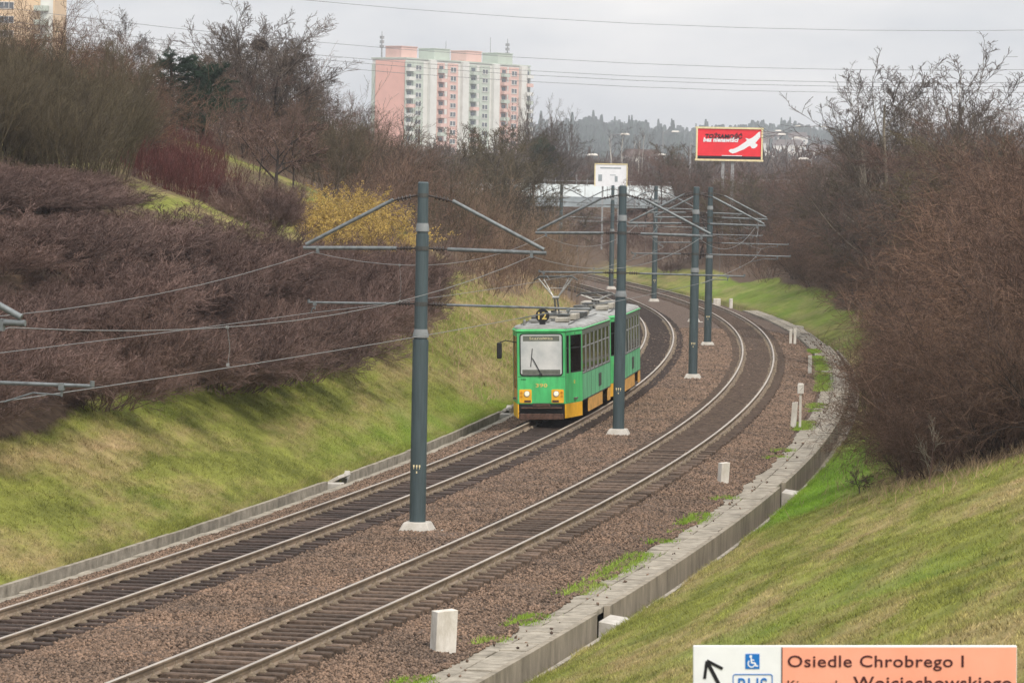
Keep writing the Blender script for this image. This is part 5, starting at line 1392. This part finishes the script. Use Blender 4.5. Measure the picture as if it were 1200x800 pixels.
def grass():
    rs = np.random.RandomState(4)
    n = 520000; Y = 27 + 100 * rs.rand(n) ** 1.5; d = rs.uniform(7.25, 21, n)
    x = xy(d, Y); keep = (litter_of(d, Y) < .7) & (np.abs(x / Y) < .15) & (vnoise(d * .8, Y * .8) + rs.rand(n) * 1.6 > .1)
    blades('grass', d[keep], Y[keep], .025, .08, .010, M['blade'])
    n = 330000; Y = 68 + 120 * rs.rand(n) ** 1.3; d = rs.uniform(-13, -6.1, n)
    x = xy(d, Y); keep = (litter_of(d, Y) < .7) & (x / Y > -.15) & (vnoise(d * .8, Y * .8) + rs.rand(n) * 1.6 > .1)
    blades('grass', d[keep], Y[keep], .035, .10, .010, M['blade'])
    n = 26000; Y = rs.uniform(50, 130, n); d = 7.14 + np.abs(rs.randn(n)) * .10; k = vnoise(Y * .6, d * 0 + 3) + rs.rand(n) * .8 > .1; blades('grass', d[k], Y[k], .05, .15, .010, M['blade'], 0, zfix=None)
    n = 26000; Y = rs.uniform(62, 150, n); d = -6.07 - np.abs(rs.randn(n)) * .10; k = vnoise(Y * .6, d * 0 + 7) + rs.rand(n) * .8 > .1; blades('grass', d[k], Y[k], .05, .14, .010, M['blade'], 0, zfix=None)
    # long dry stalks at the foot of the right shrubs
    n = 4500; Y = rs.uniform(80, 125, n); edge = np.where(Y < 96, 14.5 - (Y - 80) * .25, 10.2); d = edge + rs.randn(n) * .9
    keep = rs.rand(n) < .25 + .75 * (vnoise(Y * .5, d) > .1)
    blades('dry_grass', d[keep], Y[keep], .1, .42, .009, M['straw'], 0)
    n = 16000; Y = rs.uniform(140, 330, n); d = rs.uniform(-13, -6.5, n); blades('dry_grass', d, Y, .12, .5, .014, M['straw'], 0)
    # weeds between ballast and slabs
    n = 60000; Y = rs.uniform(56, 200, n); d = 5.62 + rs.randn(n) * .16
    keep = vnoise(Y * .33, np.zeros(n)) + .5 * vnoise(Y * 1.3, np.ones(n)) > .12
    blades('weeds', d[keep], Y[keep], .04, .13, .014, M['blade'], 0, zfix=-.47)
grass()

# ------------------------------------------------------------------ air, light, sky
def haze():
    b = MB(); b.box((0, 2125, 44), (5200, 4370, 93))
    m = bpy.data.materials.new('haze'); m.use_nodes = True; nt = m.node_tree; nt.nodes.remove(nt.nodes['Principled BSDF'])
    v = nt.nodes.new('ShaderNodeVolumePrincipled'); v.inputs['Color'].default_value = (.90, .94, 1.0, 1); v.inputs['Density'].default_value = HAZE
    v.inputs['Anisotropy'].default_value = .25
    nt.links.new(v.outputs[0], nt.nodes['Material Output'].inputs['Volume'])
    o = b.build('haze', m); tag(o, kind='stuff')
HAZE = .00021
haze()

SUN_EL, SUN_AZ = R_(48), R_(150)           # azimuth clockwise from +y: the sun stands behind the lens to the right
sun = bpy.data.lights.new('sun', 'SUN'); sun.energy = 2.7; sun.angle = R_(9); sun.color = (1, .90, .78)
so = bpy.data.objects.new('sun', sun); C.objects.link(so)
dirv = Vector((math.sin(SUN_AZ) * math.cos(SUN_EL), math.cos(SUN_AZ) * math.cos(SUN_EL), math.sin(SUN_EL)))
so.rotation_euler = dirv.to_track_quat('Z', 'Y').to_euler()

w = bpy.data.worlds.new('World'); bpy.context.scene.world = w; w.use_nodes = True
nt = w.node_tree; N = nt.nodes; L = nt.links; bg = N['Background']
sky = N.new('ShaderNodeTexSky'); sky.sky_type = 'NISHITA'; sky.sun_disc = False; sky.sun_elevation = SUN_EL; sky.sun_rotation = SUN_AZ
sky.air_density = 1.0; sky.dust_density = 4.0
tc = N.new('ShaderNodeTexCoord')
sp = N.new('ShaderNodeSeparateXYZ'); L.new(tc.outputs['Generated'], sp.inputs[0])
grad = N.new('ShaderNodeMapRange'); grad.inputs['From Min'].default_value = 0.0; grad.inputs['From Max'].default_value = .9
grad.inputs['To Min'].default_value = 7.0; grad.inputs['To Max'].default_value = 12.0; L.new(sp.outputs['Z'], grad.inputs['Value'])
mp = N.new('ShaderNodeMapping'); mp.inputs['Scale'].default_value = (1, 1, 3.2); L.new(tc.outputs['Generated'], mp.inputs['Vector'])
cn = N.new('ShaderNodeTexNoise'); cn.inputs['Scale'].default_value = 7.0; cn.inputs['Detail'].default_value = 6; cn.inputs['Roughness'].default_value = .5; L.new(mp.outputs[0], cn.inputs['Vector'])
cr = N.new('ShaderNodeValToRGB'); cr.color_ramp.elements[0].position = .35; cr.color_ramp.elements[0].color = (.80, .83, .88, 1); cr.color_ramp.elements[1].position = .68; cr.color_ramp.elements[1].color = (1.32, 1.28, 1.245, 1)
L.new(cn.outputs['Fac'], cr.inputs['Fac'])
ml = N.new('ShaderNodeVectorMath'); ml.operation = 'SCALE'; L.new(cr.outputs['Color'], ml.inputs[0]); L.new(grad.outputs[0], ml.inputs['Scale'])
mx = N.new('ShaderNodeMix'); mx.data_type = 'RGBA'; mx.inputs['Factor'].default_value = .90       # overcast: cloud hides nearly all of the clear sky
L.new(sky.outputs[0], mx.inputs['A']); L.new(ml.outputs[0], mx.inputs['B'])
L.new(mx.outputs['Result'], bg.inputs['Color']); bg.inputs['Strength'].default_value = .115

# ------------------------------------------------------------------ camera and render settings
cam = bpy.data.cameras.new('camera'); cam.sensor_width = 36; cam.lens = F / 1200 * 36; cam.clip_start = .5; cam.clip_end = 9000
cam.dof.use_dof = True; cam.dof.focus_distance = 115; cam.dof.aperture_fstop = 9.0
co = bpy.data.objects.new('camera', cam); C.objects.link(co); co.location = (0, 0, H)
fwd = Vector((0, math.cos(PITCH), -math.sin(PITCH)))
q = (-fwd).to_track_quat('Z', 'Y')
co.rotation_euler = (q.to_matrix() @ Matrix.Rotation(ROLL, 3, 'Z')).to_euler()
sc = bpy.context.scene; sc.camera = co
sc.view_settings.view_transform = 'Standard'; sc.view_settings.look = 'None'; sc.view_settings.exposure = .15; sc.view_settings.gamma = 1; sc.view_settings.use_curve_mapping = False
sc.cycles.use_denoising = True; sc.cycles.denoiser = 'OPENIMAGEDENOISE'; sc.cycles.denoising_input_passes = 'RGB_ALBEDO_NORMAL'; sc.cycles.denoising_prefilter = 'ACCURATE'
sc.cycles.max_bounces = 6; sc.cycles.diffuse_bounces = 3; sc.cycles.glossy_bounces = 2; sc.cycles.transmission_bounces = 4; sc.cycles.volume_bounces = 0; sc.cycles.transparent_max_bounces = 12
sc.cycles.sample_clamp_indirect = 6
